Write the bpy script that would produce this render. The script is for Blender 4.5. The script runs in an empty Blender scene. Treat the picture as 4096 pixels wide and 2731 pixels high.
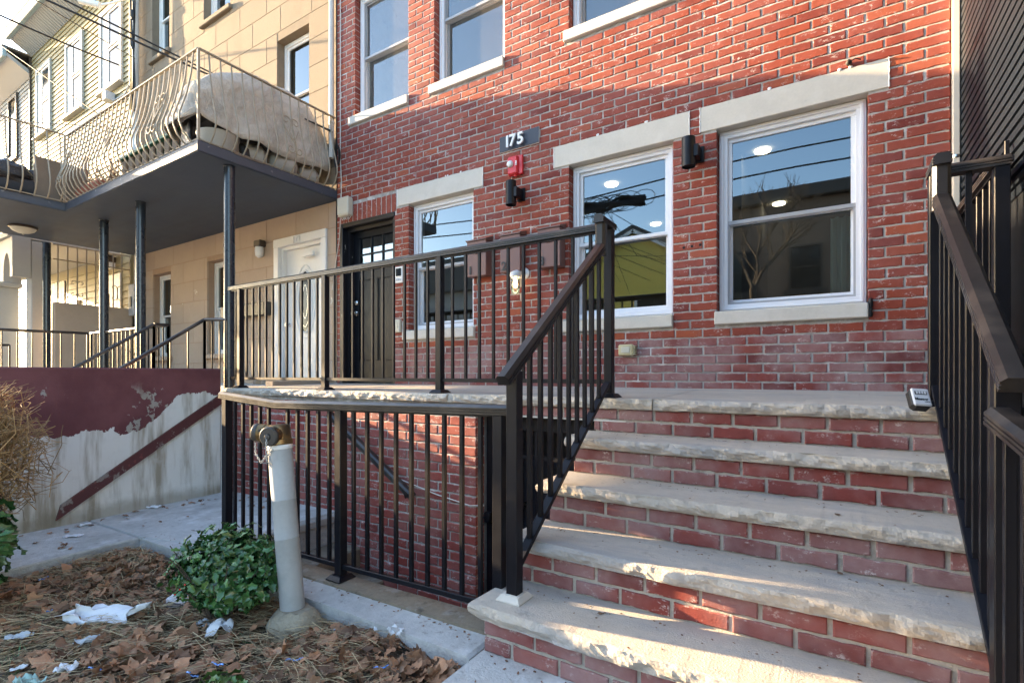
import bpy, math, random
import numpy as np
from mathutils import Vector, Matrix, noise

# ------------------------------------------------------------------ camera, sky, sun, exposure
SC = bpy.context.scene
COL = SC.collection
ZOFF = 1.12                                   # camera height above the path; everything below is written with the camera at z = 0
F, HY, CX = 2030.0, 1495.0, 2048.0            # focal length, horizon row and centre column in photograph pixels
TH = math.atan(F / 3203.0)
S_, C_ = math.sin(TH), math.cos(TH)

cam_d = bpy.data.cameras.new('camera')
cam_d.sensor_width = 36.0
cam_d.lens = F / 4096.0 * 36.0
cam_d.shift_y = (HY - 1365.5) / 4096.0
cam_d.clip_start = 0.02
cam_d.clip_end = 900.0
cam = bpy.data.objects.new('camera', cam_d)
cam.rotation_euler = (math.pi / 2, 0, TH)
COL.objects.link(cam)
SC.camera = cam

SUN_DIR = Vector((1.0, 0.175, -0.227)).normalized()
SUN_EL = math.asin(-SUN_DIR.z)
world = bpy.data.worlds.new('World')
SC.world = world
world.use_nodes = True
wn = world.node_tree.nodes
wl_ = world.node_tree.links
sky = wn.new('ShaderNodeTexSky')
sky.sky_type = 'NISHITA'
sky.sun_disc = False
sky.sun_elevation = SUN_EL
sky.sun_rotation = math.atan2(-SUN_DIR.x, -SUN_DIR.y)
sky.air_density = 1.0
sky.dust_density = 0.9
sky.ozone_density = 1.4
wl_.new(sky.outputs[0], wn['Background'].inputs[0])
wn['Background'].inputs[1].default_value = 0.13

sun_d = bpy.data.lights.new('sun', 'SUN')
sun_d.energy = 3.8
sun_d.angle = math.radians(0.55)
sun_d.color = (1.0, 0.71, 0.40)
sun = bpy.data.objects.new('sun', sun_d)
sun.rotation_euler = SUN_DIR.to_track_quat('-Z', 'Y').to_euler()
sun.location = (-20, -6, 12)
COL.objects.link(sun)

SC.view_settings.view_transform = 'Standard'
SC.view_settings.look = 'None'
SC.view_settings.gamma = 1.0
SC.view_settings.use_curve_mapping = False
SC.view_settings.exposure = 3.1
SC.render.engine = 'CYCLES'

# ------------------------------------------------------------------ pixel helpers (a pixel is only a direction)
def ray(x, y):
    u = (x - CX) / F
    return (-S_ + u * C_, C_ + u * S_, -(y - HY) / F)
def onY(x, y, Y):
    r = ray(x, y); k = Y / r[1]; return Vector((k * r[0], Y, k * r[2]))
def onZ(x, y, Z):
    r = ray(x, y); k = Z / r[2]; return Vector((k * r[0], k * r[1], Z))
def onX(x, y, X):
    r = ray(x, y); k = X / r[0]; return Vector((X, k * r[1], k * r[2]))
def proj(X, Y, Z):
    d = -X * S_ + Y * C_
    if d < 0.05: return None
    return (CX + F * (X * C_ + Y * S_) / d, HY - F * Z / d, d)

RND = random.Random(7)
def U(a, b): return RND.uniform(a, b)
def NZ(x, y, z): return noise.noise(Vector((x, y, z)))

# ------------------------------------------------------------------ materials
MATS = {}
def node(nt, t, **kw):
    n = nt.nodes.new(t)
    for k, v in kw.items(): setattr(n, k, v)
    return n
def mathn(nt, op, a, b=None, clamp=False):
    n = node(nt, 'ShaderNodeMath', operation=op, use_clamp=clamp)
    for i, v in enumerate((a, b)):
        if v is None: continue
        if isinstance(v, (int, float)): n.inputs[i].default_value = v
        else: nt.links.new(v, n.inputs[i])
    return n.outputs[0]
def mixc(nt, fac, a, b, blend='MIX'):
    n = node(nt, 'ShaderNodeMix', data_type='RGBA', blend_type=blend)
    for i, v in ((0, fac), (6, a), (7, b)):
        if isinstance(v, (int, float)): n.inputs[i].default_value = v
        elif isinstance(v, (tuple, list)): n.inputs[i].default_value = (*v[:3], 1)
        else: nt.links.new(v, n.inputs[i])
    return n.outputs[2]
def ramp(nt, src, lo, hi):
    n = node(nt, 'ShaderNodeMapRange', interpolation_type='SMOOTHSTEP')
    nt.links.new(src, n.inputs[0])
    n.inputs[1].default_value = lo; n.inputs[2].default_value = hi
    return n.outputs[0]
def noisen(nt, scale, detail=4, rough=0.55, stretch=None, dist=0.0):
    g = node(nt, 'ShaderNodeNewGeometry')
    v = g.outputs['Position']
    if stretch:
        m = node(nt, 'ShaderNodeMapping'); m.inputs['Scale'].default_value = stretch
        nt.links.new(v, m.inputs[0]); v = m.outputs[0]
    n = node(nt, 'ShaderNodeTexNoise')
    n.inputs['Scale'].default_value = scale; n.inputs['Detail'].default_value = detail
    n.inputs['Roughness'].default_value = rough; n.inputs['Distortion'].default_value = dist
    nt.links.new(v, n.inputs[0])
    return n.outputs[0]
def newmat(name):
    m = bpy.data.materials.new(name); m.use_nodes = True
    nt = m.node_tree; b = nt.nodes['Principled BSDF']
    MATS[name] = m
    return m, nt, b
def bump(nt, b, h, strength, dist=0.01):
    n = node(nt, 'ShaderNodeBump'); n.inputs['Strength'].default_value = strength; n.inputs['Distance'].default_value = dist
    nt.links.new(h, n.inputs['Height']); nt.links.new(n.outputs[0], b.inputs['Normal'])
def M(name, base, rough=0.6, var=0.18, vs=6.0, bs=60.0, bstr=0.25, bd=0.004, metal=0.0, spec=0.5, rnd=0.0, layers=(), coat=0.0, stretch=None):
    """plain surface: base colour broken up by two noises, optional stains (colour, scale, lo, hi, amount, stretch), fine relief"""
    m, nt, b = newmat(name)
    n1 = noisen(nt, vs, 5, 0.6, stretch); n2 = noisen(nt, vs * 9, 3)
    k = mathn(nt, 'ADD', mathn(nt, 'MULTIPLY', mathn(nt, 'SUBTRACT', n1, 0.5), var * 2.2), mathn(nt, 'MULTIPLY', mathn(nt, 'SUBTRACT', n2, 0.5), var * 1.2))
    k = mathn(nt, 'ADD', k, 1.0)
    if rnd:
        a = node(nt, 'ShaderNodeAttribute'); a.attribute_name = 'rnd'
        k = mathn(nt, 'MULTIPLY', k, mathn(nt, 'ADD', mathn(nt, 'MULTIPLY', a.outputs['Fac'], rnd * 2), 1.0 - rnd))
    cc = node(nt, 'ShaderNodeCombineXYZ')
    for i in range(3): nt.links.new(k, cc.inputs[i])
    c = mixc(nt, 1.0, base, cc.outputs[0], 'MULTIPLY')
    for (lc, ls, lo, hi, amt, lst) in layers:
        f = mathn(nt, 'MULTIPLY', ramp(nt, noisen(nt, ls, 6, 0.62, lst), lo, hi), amt)
        c = mixc(nt, f, c, lc)
    nt.links.new(c, b.inputs['Base Color'])
    r = mathn(nt, 'ADD', mathn(nt, 'MULTIPLY', mathn(nt, 'SUBTRACT', n1, 0.5), 0.25), rough, True)
    nt.links.new(r, b.inputs['Roughness'])
    b.inputs['Metallic'].default_value = metal
    b.inputs['Specular IOR Level'].default_value = spec
    b.inputs['Coat Weight'].default_value = coat
    if bstr: bump(nt, b, noisen(nt, bs, 5, 0.65), bstr, bd)
    return m

def brick_mat(name, cols, smear, wash, washcol, rough=0.75):
    m, nt, b = newmat(name)
    a = node(nt, 'ShaderNodeAttribute'); a.attribute_name = 'rnd'
    cr = node(nt, 'ShaderNodeValToRGB')
    el = cr.color_ramp.elements
    el[0].position = 0.0; el[0].color = (*cols[0], 1); el[1].position = 1.0; el[1].color = (*cols[-1], 1)
    for i, cc in enumerate(cols[1:-1]):
        e = el.new((i + 1) / (len(cols) - 1)); e.color = (*cc, 1)
    nt.links.new(a.outputs['Fac'], cr.inputs[0])
    n1 = noisen(nt, 22, 5, 0.65); n2 = noisen(nt, 3.0, 3)
    k = mathn(nt, 'ADD', mathn(nt, 'MULTIPLY', n1, 0.55), 0.72)
    cx = node(nt, 'ShaderNodeCombineXYZ')
    for i in range(3): nt.links.new(k, cx.inputs[i])
    c = mixc(nt, 1.0, cr.outputs[0], cx.outputs[0], 'MULTIPLY')
    w = mathn(nt, 'MULTIPLY', ramp(nt, noisen(nt, 2.2, 4, 0.6), 0.36, 0.64), wash)
    w = mathn(nt, 'MULTIPLY', w, mathn(nt, 'ADD', mathn(nt, 'MULTIPLY', n1, 0.9), 0.35), True)
    c = mixc(nt, w, c, washcol)
    s1 = ramp(nt, noisen(nt, 13, 6, 0.72, (1, 1, 1.8)), 0.54, 0.66)
    s2 = ramp(nt, noisen(nt, 70, 3, 0.7), 0.42, 0.62)
    s3 = ramp(nt, n2, 0.34, 0.62)
    sm = mathn(nt, 'MULTIPLY', mathn(nt, 'MULTIPLY', s1, s2), mathn(nt, 'MULTIPLY', s3, smear), True)
    c = mixc(nt, sm, c, (0.66, 0.60, 0.57))
    ae = node(nt, 'ShaderNodeAttribute'); ae.attribute_name = 'edge'
    em_ = mathn(nt, 'MULTIPLY', ae.outputs['Fac'], mathn(nt, 'MULTIPLY', ramp(nt, noisen(nt, 26, 5, 0.7), 0.52, 0.66), 0.5), True)
    c = mixc(nt, em_, c, (0.64, 0.60, 0.57))
    nt.links.new(c, b.inputs['Base Color'])
    b.inputs['Roughness'].default_value = rough
    b.inputs['Specular IOR Level'].default_value = 0.35
    h = mathn(nt, 'ADD', noisen(nt, 130, 4, 0.7), mathn(nt, 'MULTIPLY', noisen(nt, 28, 3), 1.2))
    bump(nt, b, h, 0.45, 0.003)
    return m

brick_mat('brick_red', [(0.155, 0.024, 0.017), (0.21, 0.036, 0.020), (0.265, 0.049, 0.022), (0.225, 0.041, 0.025), (0.32, 0.072, 0.030)], 0.95, 0.34, (0.33, 0.13, 0.12))
brick_mat('brick_worn', [(0.14, 0.034, 0.032), (0.19, 0.042, 0.036), (0.24, 0.048, 0.038), (0.185, 0.058, 0.054), (0.27, 0.066, 0.048)], 0.9, 1.0, (0.34, 0.215, 0.21))
brick_mat('brick_area', [(0.17, 0.03, 0.026), (0.225, 0.04, 0.032), (0.27, 0.05, 0.036), (0.21, 0.05, 0.044), (0.30, 0.07, 0.05)], 0.9, 0.55, (0.34, 0.17, 0.15))
M('mortar', (0.40, 0.385, 0.36), 0.9, 0.3, 12, 120, 0.9, 0.006, layers=[((0.24, 0.21, 0.19), 5, 0.47, 0.66, 0.7, None), ((0.62, 0.61, 0.60), 6, 0.55, 0.65, 0.75, None)])
M('mortar_dark', (0.44, 0.40, 0.345), 0.92, 0.3, 10, 120, 0.8, 0.006, layers=[((0.12, 0.11, 0.10), 6, 0.55, 0.68, 0.7, None), ((0.5, 0.45, 0.37), 9, 0.5, 0.66, 0.6, None)])
M('limestone', (0.60, 0.565, 0.50), 0.85, 0.12, 7, 90, 0.35, 0.003, layers=[((0.66, 0.635, 0.59), 3.5, 0.5, 0.7, 0.5, None), ((0.45, 0.43, 0.40), 16, 0.62, 0.72, 0.45, None)])
M('tread_stone', (0.51, 0.45, 0.375), 0.85, 0.20, 4.5, 120, 0.9, 0.006, layers=[((0.34, 0.335, 0.33), 2.2, 0.46, 0.66, 0.7, (0.6, 2, 2)), ((0.58, 0.51, 0.42), 3.0, 0.52, 0.7, 0.6, (0.5, 3, 3)), ((0.27, 0.25, 0.22), 14, 0.58, 0.70, 0.5, None), ((0.16, 0.15, 0.14), 48, 0.69, 0.74, 0.5, None)])
M('concrete', (0.49, 0.49, 0.475), 0.92, 0.34, 3.2, 90, 1.0, 0.006, layers=[((0.34, 0.33, 0.31), 2.4, 0.48, 0.68, 0.7, None), ((0.68, 0.69, 0.69), 5.0, 0.53, 0.68, 0.6, None), ((0.22, 0.205, 0.185), 17, 0.58, 0.70, 0.55, None), ((0.15, 0.14, 0.125), 60, 0.69, 0.74, 0.6, None)])
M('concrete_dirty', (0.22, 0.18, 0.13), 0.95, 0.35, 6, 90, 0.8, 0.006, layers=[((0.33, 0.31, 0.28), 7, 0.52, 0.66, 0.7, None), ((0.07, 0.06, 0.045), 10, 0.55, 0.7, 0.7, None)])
M('asphalt', (0.055, 0.055, 0.057), 0.9, 0.25, 2, 220, 0.7, 0.004)
M('soil', (0.10, 0.07, 0.047), 0.98, 0.4, 14, 90, 1.0, 0.012, layers=[((0.14, 0.10, 0.06), 18, 0.5, 0.7, 0.6, None)])
M('black_metal', (0.0042, 0.0048, 0.0085), 0.42, 0.25, 20, 240, 0.10, 0.001, spec=0.28, layers=[((0.10, 0.095, 0.085), 150, 0.73, 0.77, 0.75, None)])
M('black_metal_cap', (0.012, 0.011, 0.012), 0.36, 0.25, 14, 240, 0.12, 0.001, spec=0.55, layers=[((0.085, 0.070, 0.058), 4, 0.46, 0.68, 0.6, None)])
M('black_paint', (0.0032, 0.0045, 0.0085), 0.36, 0.2, 10, 80, 0.15, 0.002, spec=0.22)
M('black_peeling', (0.006, 0.0065, 0.010), 0.45, 0.2, 10, 80, 0.3, 0.004, layers=[((0.55, 0.53, 0.5), 16, 0.66, 0.69, 0.9, (1, 1, 0.4))])
M('slate_paint', (0.05, 0.062, 0.085), 0.5, 0.2, 4, 60, 0.4, 0.004, layers=[((0.03, 0.034, 0.045), 2, 0.5, 0.7, 0.5, None), ((0.24, 0.25, 0.27), 11, 0.64, 0.68, 0.7, None)])
M('soffit_paint', (0.046, 0.064, 0.094), 0.62, 0.14, 2.5, 40, 0.35, 0.004, layers=[((0.034, 0.042, 0.056), 1.3, 0.45, 0.7, 0.6, (0.4, 3, 1))])
M('post_paint', (0.016, 0.024, 0.036), 0.28, 0.2, 8, 90, 0.2, 0.002, spec=0.6, layers=[((0.4, 0.38, 0.34), 30, 0.72, 0.75, 0.7, None)])
M('vinyl_white', (0.74, 0.76, 0.80), 0.38, 0.03, 3, 50, 0.03, 0.001, spec=0.5)
M('sash_grey', (0.34, 0.35, 0.37), 0.4, 0.08, 6, 60, 0.05, 0.001, spec=0.5)
M('white_paint', (0.74, 0.74, 0.73), 0.45, 0.07, 5, 60, 0.12, 0.002)
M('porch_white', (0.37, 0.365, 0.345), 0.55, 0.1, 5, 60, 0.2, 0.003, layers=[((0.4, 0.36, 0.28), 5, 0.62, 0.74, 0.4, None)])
M('tan_stucco', (0.205, 0.164, 0.118), 0.92, 0.13, 4, 110, 0.9, 0.006, rnd=0.06, layers=[((0.18, 0.14, 0.10), 2.4, 0.48, 0.70, 0.7, (1, 1, 0.45)), ((0.18, 0.135, 0.09), 14, 0.66, 0.74, 0.4, None)])
M('tan_joint', (0.185, 0.147, 0.105), 0.95, 0.2, 6, 90, 0.6, 0.004)
M('brown_stucco', (0.43, 0.335, 0.255), 0.88, 0.09, 3, 120, 0.45, 0.004, rnd=0.04, layers=[((0.49, 0.385, 0.295), 1.6, 0.5, 0.7, 0.5, None), ((0.68, 0.64, 0.56), 2.6, 0.70, 0.715, 0.85, None)])
M('brown_joint', (0.36, 0.25, 0.175), 0.9, 0.15, 6, 90, 0.4, 0.004)
M('yellow_vinyl', (0.285, 0.245, 0.135), 0.55, 0.06, 3, 60, 0.08, 0.002, rnd=0.04)
M('white_vinyl_siding', (0.30, 0.295, 0.285), 0.55, 0.06, 3, 60, 0.08, 0.002, rnd=0.04)
M('soffit_white', (0.34, 0.35, 0.36), 0.5, 0.05, 3, 60, 0.05, 0.002)
M('gutter_blue', (0.26, 0.34, 0.37), 0.5, 0.1, 3, 60, 0.1, 0.002)
M('cream_iron', (0.31, 0.262, 0.19), 0.5, 0.12, 10, 90, 0.25, 0.002, layers=[((0.28, 0.13, 0.05), 12, 0.64, 0.72, 0.6, None)])
M('tarp', (0.50, 0.455, 0.385), 0.72, 0.22, 3, 7, 0.9, 0.05, layers=[((0.30, 0.27, 0.225), 2.5, 0.46, 0.68, 0.7, None), ((0.60, 0.57, 0.52), 6, 0.55, 0.7, 0.5, None)])
M('old_cement', (0.36, 0.315, 0.235), 0.95, 0.3, 8, 60, 1.0, 0.012, layers=[((0.22, 0.19, 0.14), 9, 0.5, 0.68, 0.7, None), ((0.10, 0.13, 0.05), 12, 0.62, 0.72, 0.6, None)])
M('galv', (0.36, 0.375, 0.38), 0.55, 0.14, 6, 60, 0.25, 0.002, spec=0.5, layers=[((0.46, 0.47, 0.47), 4, 0.5, 0.66, 0.5, None), ((0.33, 0.27, 0.19), 6, 0.66, 0.72, 0.6, None)])
M('brass', (0.22, 0.145, 0.065), 0.42, 0.2, 10, 60, 0.2, 0.002, metal=0.75, layers=[((0.085, 0.07, 0.052), 7, 0.48, 0.62, 0.8, None)])
M('plug_grey', (0.065, 0.062, 0.058), 0.5, 0.15, 10, 70, 0.25, 0.002, metal=0.3)
M('beige_plastic', (0.56, 0.54, 0.45), 0.5, 0.06, 6, 50, 0.1, 0.002)
M('vent_plastic', (0.56, 0.50, 0.30), 0.5, 0.08, 6, 50, 0.1, 0.002)
M('mailbox_brown', (0.165, 0.085, 0.075), 0.45, 0.08, 6, 50, 0.1, 0.002, spec=0.5)
M('digit_black', (0.02, 0.022, 0.026), 0.35, 0.05, 6, 50, 0.0)
M('digit_white', (0.8, 0.8, 0.8), 0.4, 0.02, 6, 50, 0.0)
M('plate_navy', (0.026, 0.032, 0.05), 0.5, 0.1, 6, 60, 0.1, 0.001)
M('alarm_red', (0.62, 0.025, 0.035), 0.35, 0.05, 6, 50, 0.05, 0.001)
M('chrome', (0.6, 0.6, 0.6), 0.25, 0.05, 6, 50, 0.0, metal=1.0)
M('lens_clear', (0.7, 0.72, 0.72), 0.12, 0.05, 6, 50, 0.0)
M('caulk', (0.80, 0.79, 0.77), 0.7, 0.05, 20, 90, 0.4, 0.003)
M('red_paint_old', (0.085, 0.022, 0.022), 0.6, 0.25, 7, 80, 0.5, 0.005, layers=[((0.26, 0.23, 0.2), 9, 0.57, 0.62, 0.8, None), ((0.20, 0.045, 0.04), 7, 0.6, 0.64, 0.7, None)])
M('room_wall', (0.26, 0.25, 0.235), 0.9, 0.03, 2, 30, 0.0)
M('room_floor', (0.22, 0.14, 0.08), 0.5, 0.15, 3, 30, 0.0)
M('curtain', (0.62, 0.70, 0.66), 0.9, 0.05, 4, 60, 0.0)
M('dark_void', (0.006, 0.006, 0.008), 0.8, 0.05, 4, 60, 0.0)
M('corrugated', (0.008, 0.012, 0.020), 0.40, 0.15, 3, 60, 0.08, 0.001, spec=0.3)
M('fence_panel', (0.006, 0.008, 0.012), 0.4, 0.2, 5, 60, 0.1, 0.001, layers=[((0.30, 0.40, 0.46), 9, 0.66, 0.72, 0.6, (1, 1, 0.35))])
M('trim_beige', (0.58, 0.53, 0.45), 0.6, 0.06, 4, 60, 0.1, 0.002)
M('pipe_white', (0.58, 0.56, 0.52), 0.55, 0.1, 6, 60, 0.15, 0.002)
M('cable_black', (0.012, 0.012, 0.012), 0.6, 0.05, 6, 60, 0.0)
M('cable_white', (0.6, 0.58, 0.54), 0.6, 0.05, 6, 60, 0.0)
M('dry_leaf', (0.275, 0.138, 0.072), 0.75, 0.35, 30, 120, 0.5, 0.003, rnd=0.62, layers=[((0.27, 0.20, 0.135), 20, 0.5, 0.7, 0.6, None)])
M('straw', (0.40, 0.305, 0.175), 0.85, 0.25, 30, 120, 0.0, rnd=0.55)
M('holly_new', (0.075, 0.150, 0.035), 0.32, 0.25, 20, 120, 0.1, 0.002, rnd=0.4)
M('holly', (0.044, 0.118, 0.034), 0.28, 0.3, 20, 120, 0.15, 0.002, spec=0.6, rnd=0.55)
M('twig', (0.30, 0.18, 0.075), 0.8, 0.3, 20, 120, 0.0, rnd=0.5)
M('bark', (0.085, 0.062, 0.045), 0.9, 0.3, 20, 90, 0.7, 0.006)
M('berry', (0.55, 0.012, 0.01), 0.25, 0.05, 6, 60, 0.0)
M('paper', (0.72, 0.73, 0.76), 0.75, 0.06, 20, 60, 0.3, 0.002)
M('paper_grey', (0.42, 0.44, 0.47), 0.7, 0.1, 20, 60, 0.3, 0.002)
M('paper_aqua', (0.34, 0.50, 0.46), 0.6, 0.1, 20, 60, 0.3, 0.002)
M('card_dark', (0.07, 0.05, 0.05), 0.6, 0.1, 20, 60, 0.1, 0.002)
M('card_print', (0.75, 0.35, 0.16), 0.6, 0.3, 60, 60, 0.0)
M('tinsel_blue', (0.16, 0.30, 0.65), 0.25, 0.2, 40, 60, 0.0, metal=0.6)
M('green_wood', (0.025, 0.11, 0.06), 0.6, 0.2, 8, 60, 0.3, 0.003)
M('grey_wood', (0.17, 0.13, 0.095), 0.85, 0.25, 8, 80, 0.4, 0.004)
M('terracotta', (0.30, 0.10, 0.06), 0.7, 0.12, 8, 60, 0.2, 0.003)
M('enamel_white', (0.36, 0.335, 0.285), 0.45, 0.12, 5, 60, 0.1, 0.002, layers=[((0.30, 0.12, 0.04), 5, 0.6, 0.7, 0.7, None)])
M('bag_black', (0.012, 0.012, 0.014), 0.22, 0.1, 8, 22, 0.9, 0.02)
M('cloth_black', (0.022, 0.022, 0.025), 0.7, 0.15, 8, 60, 0.3, 0.004)
M('rubber', (0.02, 0.02, 0.02), 0.6, 0.1, 6, 60, 0.1, 0.002)
M('brown_metal', (0.06, 0.045, 0.035), 0.5, 0.15, 6, 60, 0.1, 0.002)
M('yellow_opposite', (0.80, 0.62, 0.13), 0.7, 0.06, 1, 20, 0.0)
M('brown_opposite', (0.20, 0.13, 0.09), 0.85, 0.12, 2, 20, 0.0)
M('shingle', (0.10, 0.095, 0.09), 0.9, 0.15, 3, 20, 0.0)
M('dark_glass', (0.012, 0.017, 0.022), 0.08, 0.1, 3, 20, 0.0, spec=0.25)
M('lockbox_silver', (0.62, 0.62, 0.63), 0.35, 0.05, 6, 60, 0.05, 0.001)

def stucco_wall_mat():
    """old white render below dark red paint whose peeled lower edge steps up towards the house"""
    m, nt, b = newmat('old_wall')
    g = node(nt, 'ShaderNodeNewGeometry'); sp = node(nt, 'ShaderNodeSeparateXYZ')
    nt.links.new(g.outputs['Position'], sp.inputs[0])
    edge = mathn(nt, 'ADD', mathn(nt, 'MULTIPLY', ramp(nt, sp.outputs[1], 1.95, 2.40), 0.27), ZOFF - 0.49)
    wob = mathn(nt, 'ADD', mathn(nt, 'MULTIPLY', mathn(nt, 'SUBTRACT', noisen(nt, 3.0, 6, 0.62), 0.5), 0.34), mathn(nt, 'MULTIPLY', mathn(nt, 'SUBTRACT', noisen(nt, 22, 3), 0.5), 0.05))
    d = mathn(nt, 'SUBTRACT', sp.outputs[2], mathn(nt, 'ADD', edge, wob))
    red = ramp(nt, d, 0.0, 0.006)
    hole = ramp(nt, noisen(nt, 3.4, 6, 0.66), 0.60, 0.612)
    low = ramp(nt, d, 0.40, 0.25)
    red = mathn(nt, 'MULTIPLY', red, mathn(nt, 'SUBTRACT', 1.0, mathn(nt, 'MULTIPLY', hole, low)))
    n1 = noisen(nt, 2.2, 5, 0.6, (1, 3.2, 0.35)); n2 = noisen(nt, 9, 5, 0.65)
    white = mixc(nt, ramp(nt, n1, 0.44, 0.62), (0.66, 0.64, 0.595), (0.31, 0.265, 0.20))
    white = mixc(nt, mathn(nt, 'MULTIPLY', ramp(nt, n2, 0.5, 0.7), 0.4), white, (0.54, 0.52, 0.48))
    base = mixc(nt, mathn(nt, 'MULTIPLY', ramp(nt, mathn(nt, 'ADD', sp.outputs[2], mathn(nt, 'MULTIPLY', n2, 0.12)), ZOFF - 0.98, ZOFF - 1.10), 0.6), white, (0.20, 0.17, 0.12))
    redc = mixc(nt, ramp(nt, noisen(nt, 3, 5), 0.4, 0.7), (0.115, 0.034, 0.037), (0.165, 0.056, 0.058))
    bare = mathn(nt, 'MULTIPLY', ramp(nt, d, 0.0, 0.006), mathn(nt, 'SUBTRACT', 1.0, red))
    base = mixc(nt, mathn(nt, 'MULTIPLY', bare, 0.9), base, mixc(nt, n2, (0.19, 0.155, 0.12), (0.36, 0.33, 0.29)))
    nt.links.new(mixc(nt, red, base, redc), b.inputs['Base Color'])
    b.inputs['Roughness'].default_value = 0.85
    bump(nt, b, mathn(nt, 'ADD', mathn(nt, 'MULTIPLY', red, 0.6), noisen(nt, 45, 5, 0.7)), 0.5, 0.006)
stucco_wall_mat()

def glass_mat(name, ior, tint, wav):
    m, nt, b = newmat(name)
    nt.nodes.remove(b)
    tr = node(nt, 'ShaderNodeBsdfTransparent'); tr.inputs[0].default_value = (*tint, 1)
    gl = node(nt, 'ShaderNodeBsdfGlossy'); gl.inputs['Roughness'].default_value = 0.0; gl.inputs[0].default_value = (0.80, 0.92, 1.0, 1)
    fr = node(nt, 'ShaderNodeFresnel'); fr.inputs[0].default_value = ior
    bn = node(nt, 'ShaderNodeBump'); bn.inputs['Strength'].default_value = wav; bn.inputs['Distance'].default_value = 0.01
    nt.links.new(noisen(nt, 2.2, 1, 0.4), bn.inputs['Height'])
    nt.links.new(bn.outputs[0], gl.inputs['Normal'])
    mx = node(nt, 'ShaderNodeMixShader')
    nt.links.new(fr.outputs[0], mx.inputs[0]); nt.links.new(tr.outputs[0], mx.inputs[1]); nt.links.new(gl.outputs[0], mx.inputs[2])
    nt.links.new(mx.outputs[0], nt.nodes['Material Output'].inputs[0])
    return m
glass_mat('window_glass', 2.3, (0.70, 0.80, 0.80), 0.010)
glass_mat('door_glass', 3.0, (0.5, 0.55, 0.55), 0.35)
glass_mat('lamp_glass', 1.5, (0.97, 0.95, 0.9), 0.0)

def screen_mat():
    m, nt, b = newmat('insect_screen')
    b.inputs['Base Color'].default_value = (0.45, 0.42, 0.37, 1); b.inputs['Roughness'].default_value = 0.8
    tr = node(nt, 'ShaderNodeBsdfTransparent'); mx = node(nt, 'ShaderNodeMixShader'); mx.inputs[0].default_value = 0.10
    nt.links.new(tr.outputs[0], mx.inputs[1]); nt.links.new(b.outputs[0], mx.inputs[2])
    nt.links.new(mx.outputs[0], nt.nodes['Material Output'].inputs[0])
screen_mat()

def emit_mat(name, col, st):
    m, nt, b = newmat(name)
    b.inputs['Base Color'].default_value = (*col, 1)
    b.inputs['Emission Color'].default_value = (*col, 1); b.inputs['Emission Strength'].default_value = st
emit_mat('downlight', (1.0, 0.82, 0.58), 1.3)
emit_mat('bulb', (1.0, 0.66, 0.30), 1.3)

# ------------------------------------------------------------------ mesh builder
def wloc(o):
    v = Vector((0, 0, 0))
    while o is not None:
        v = v + o.location; o = o.parent
    return v
def thing(name, label, cat, loc, group=None, kind=None):
    o = bpy.data.objects.new(name, None); COL.objects.link(o)
    o.location = loc; o.empty_display_size = 0.1
    if label: o['label'] = label
    if cat: o['category'] = cat
    if group: o['group'] = group
    if kind: o['kind'] = kind
    return o
def tag(o, label=None, cat=None, group=None, kind=None):
    for k, v in (('label', label), ('category', cat), ('group', group), ('kind', kind)):
        if v: o[k] = v
    return o

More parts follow.
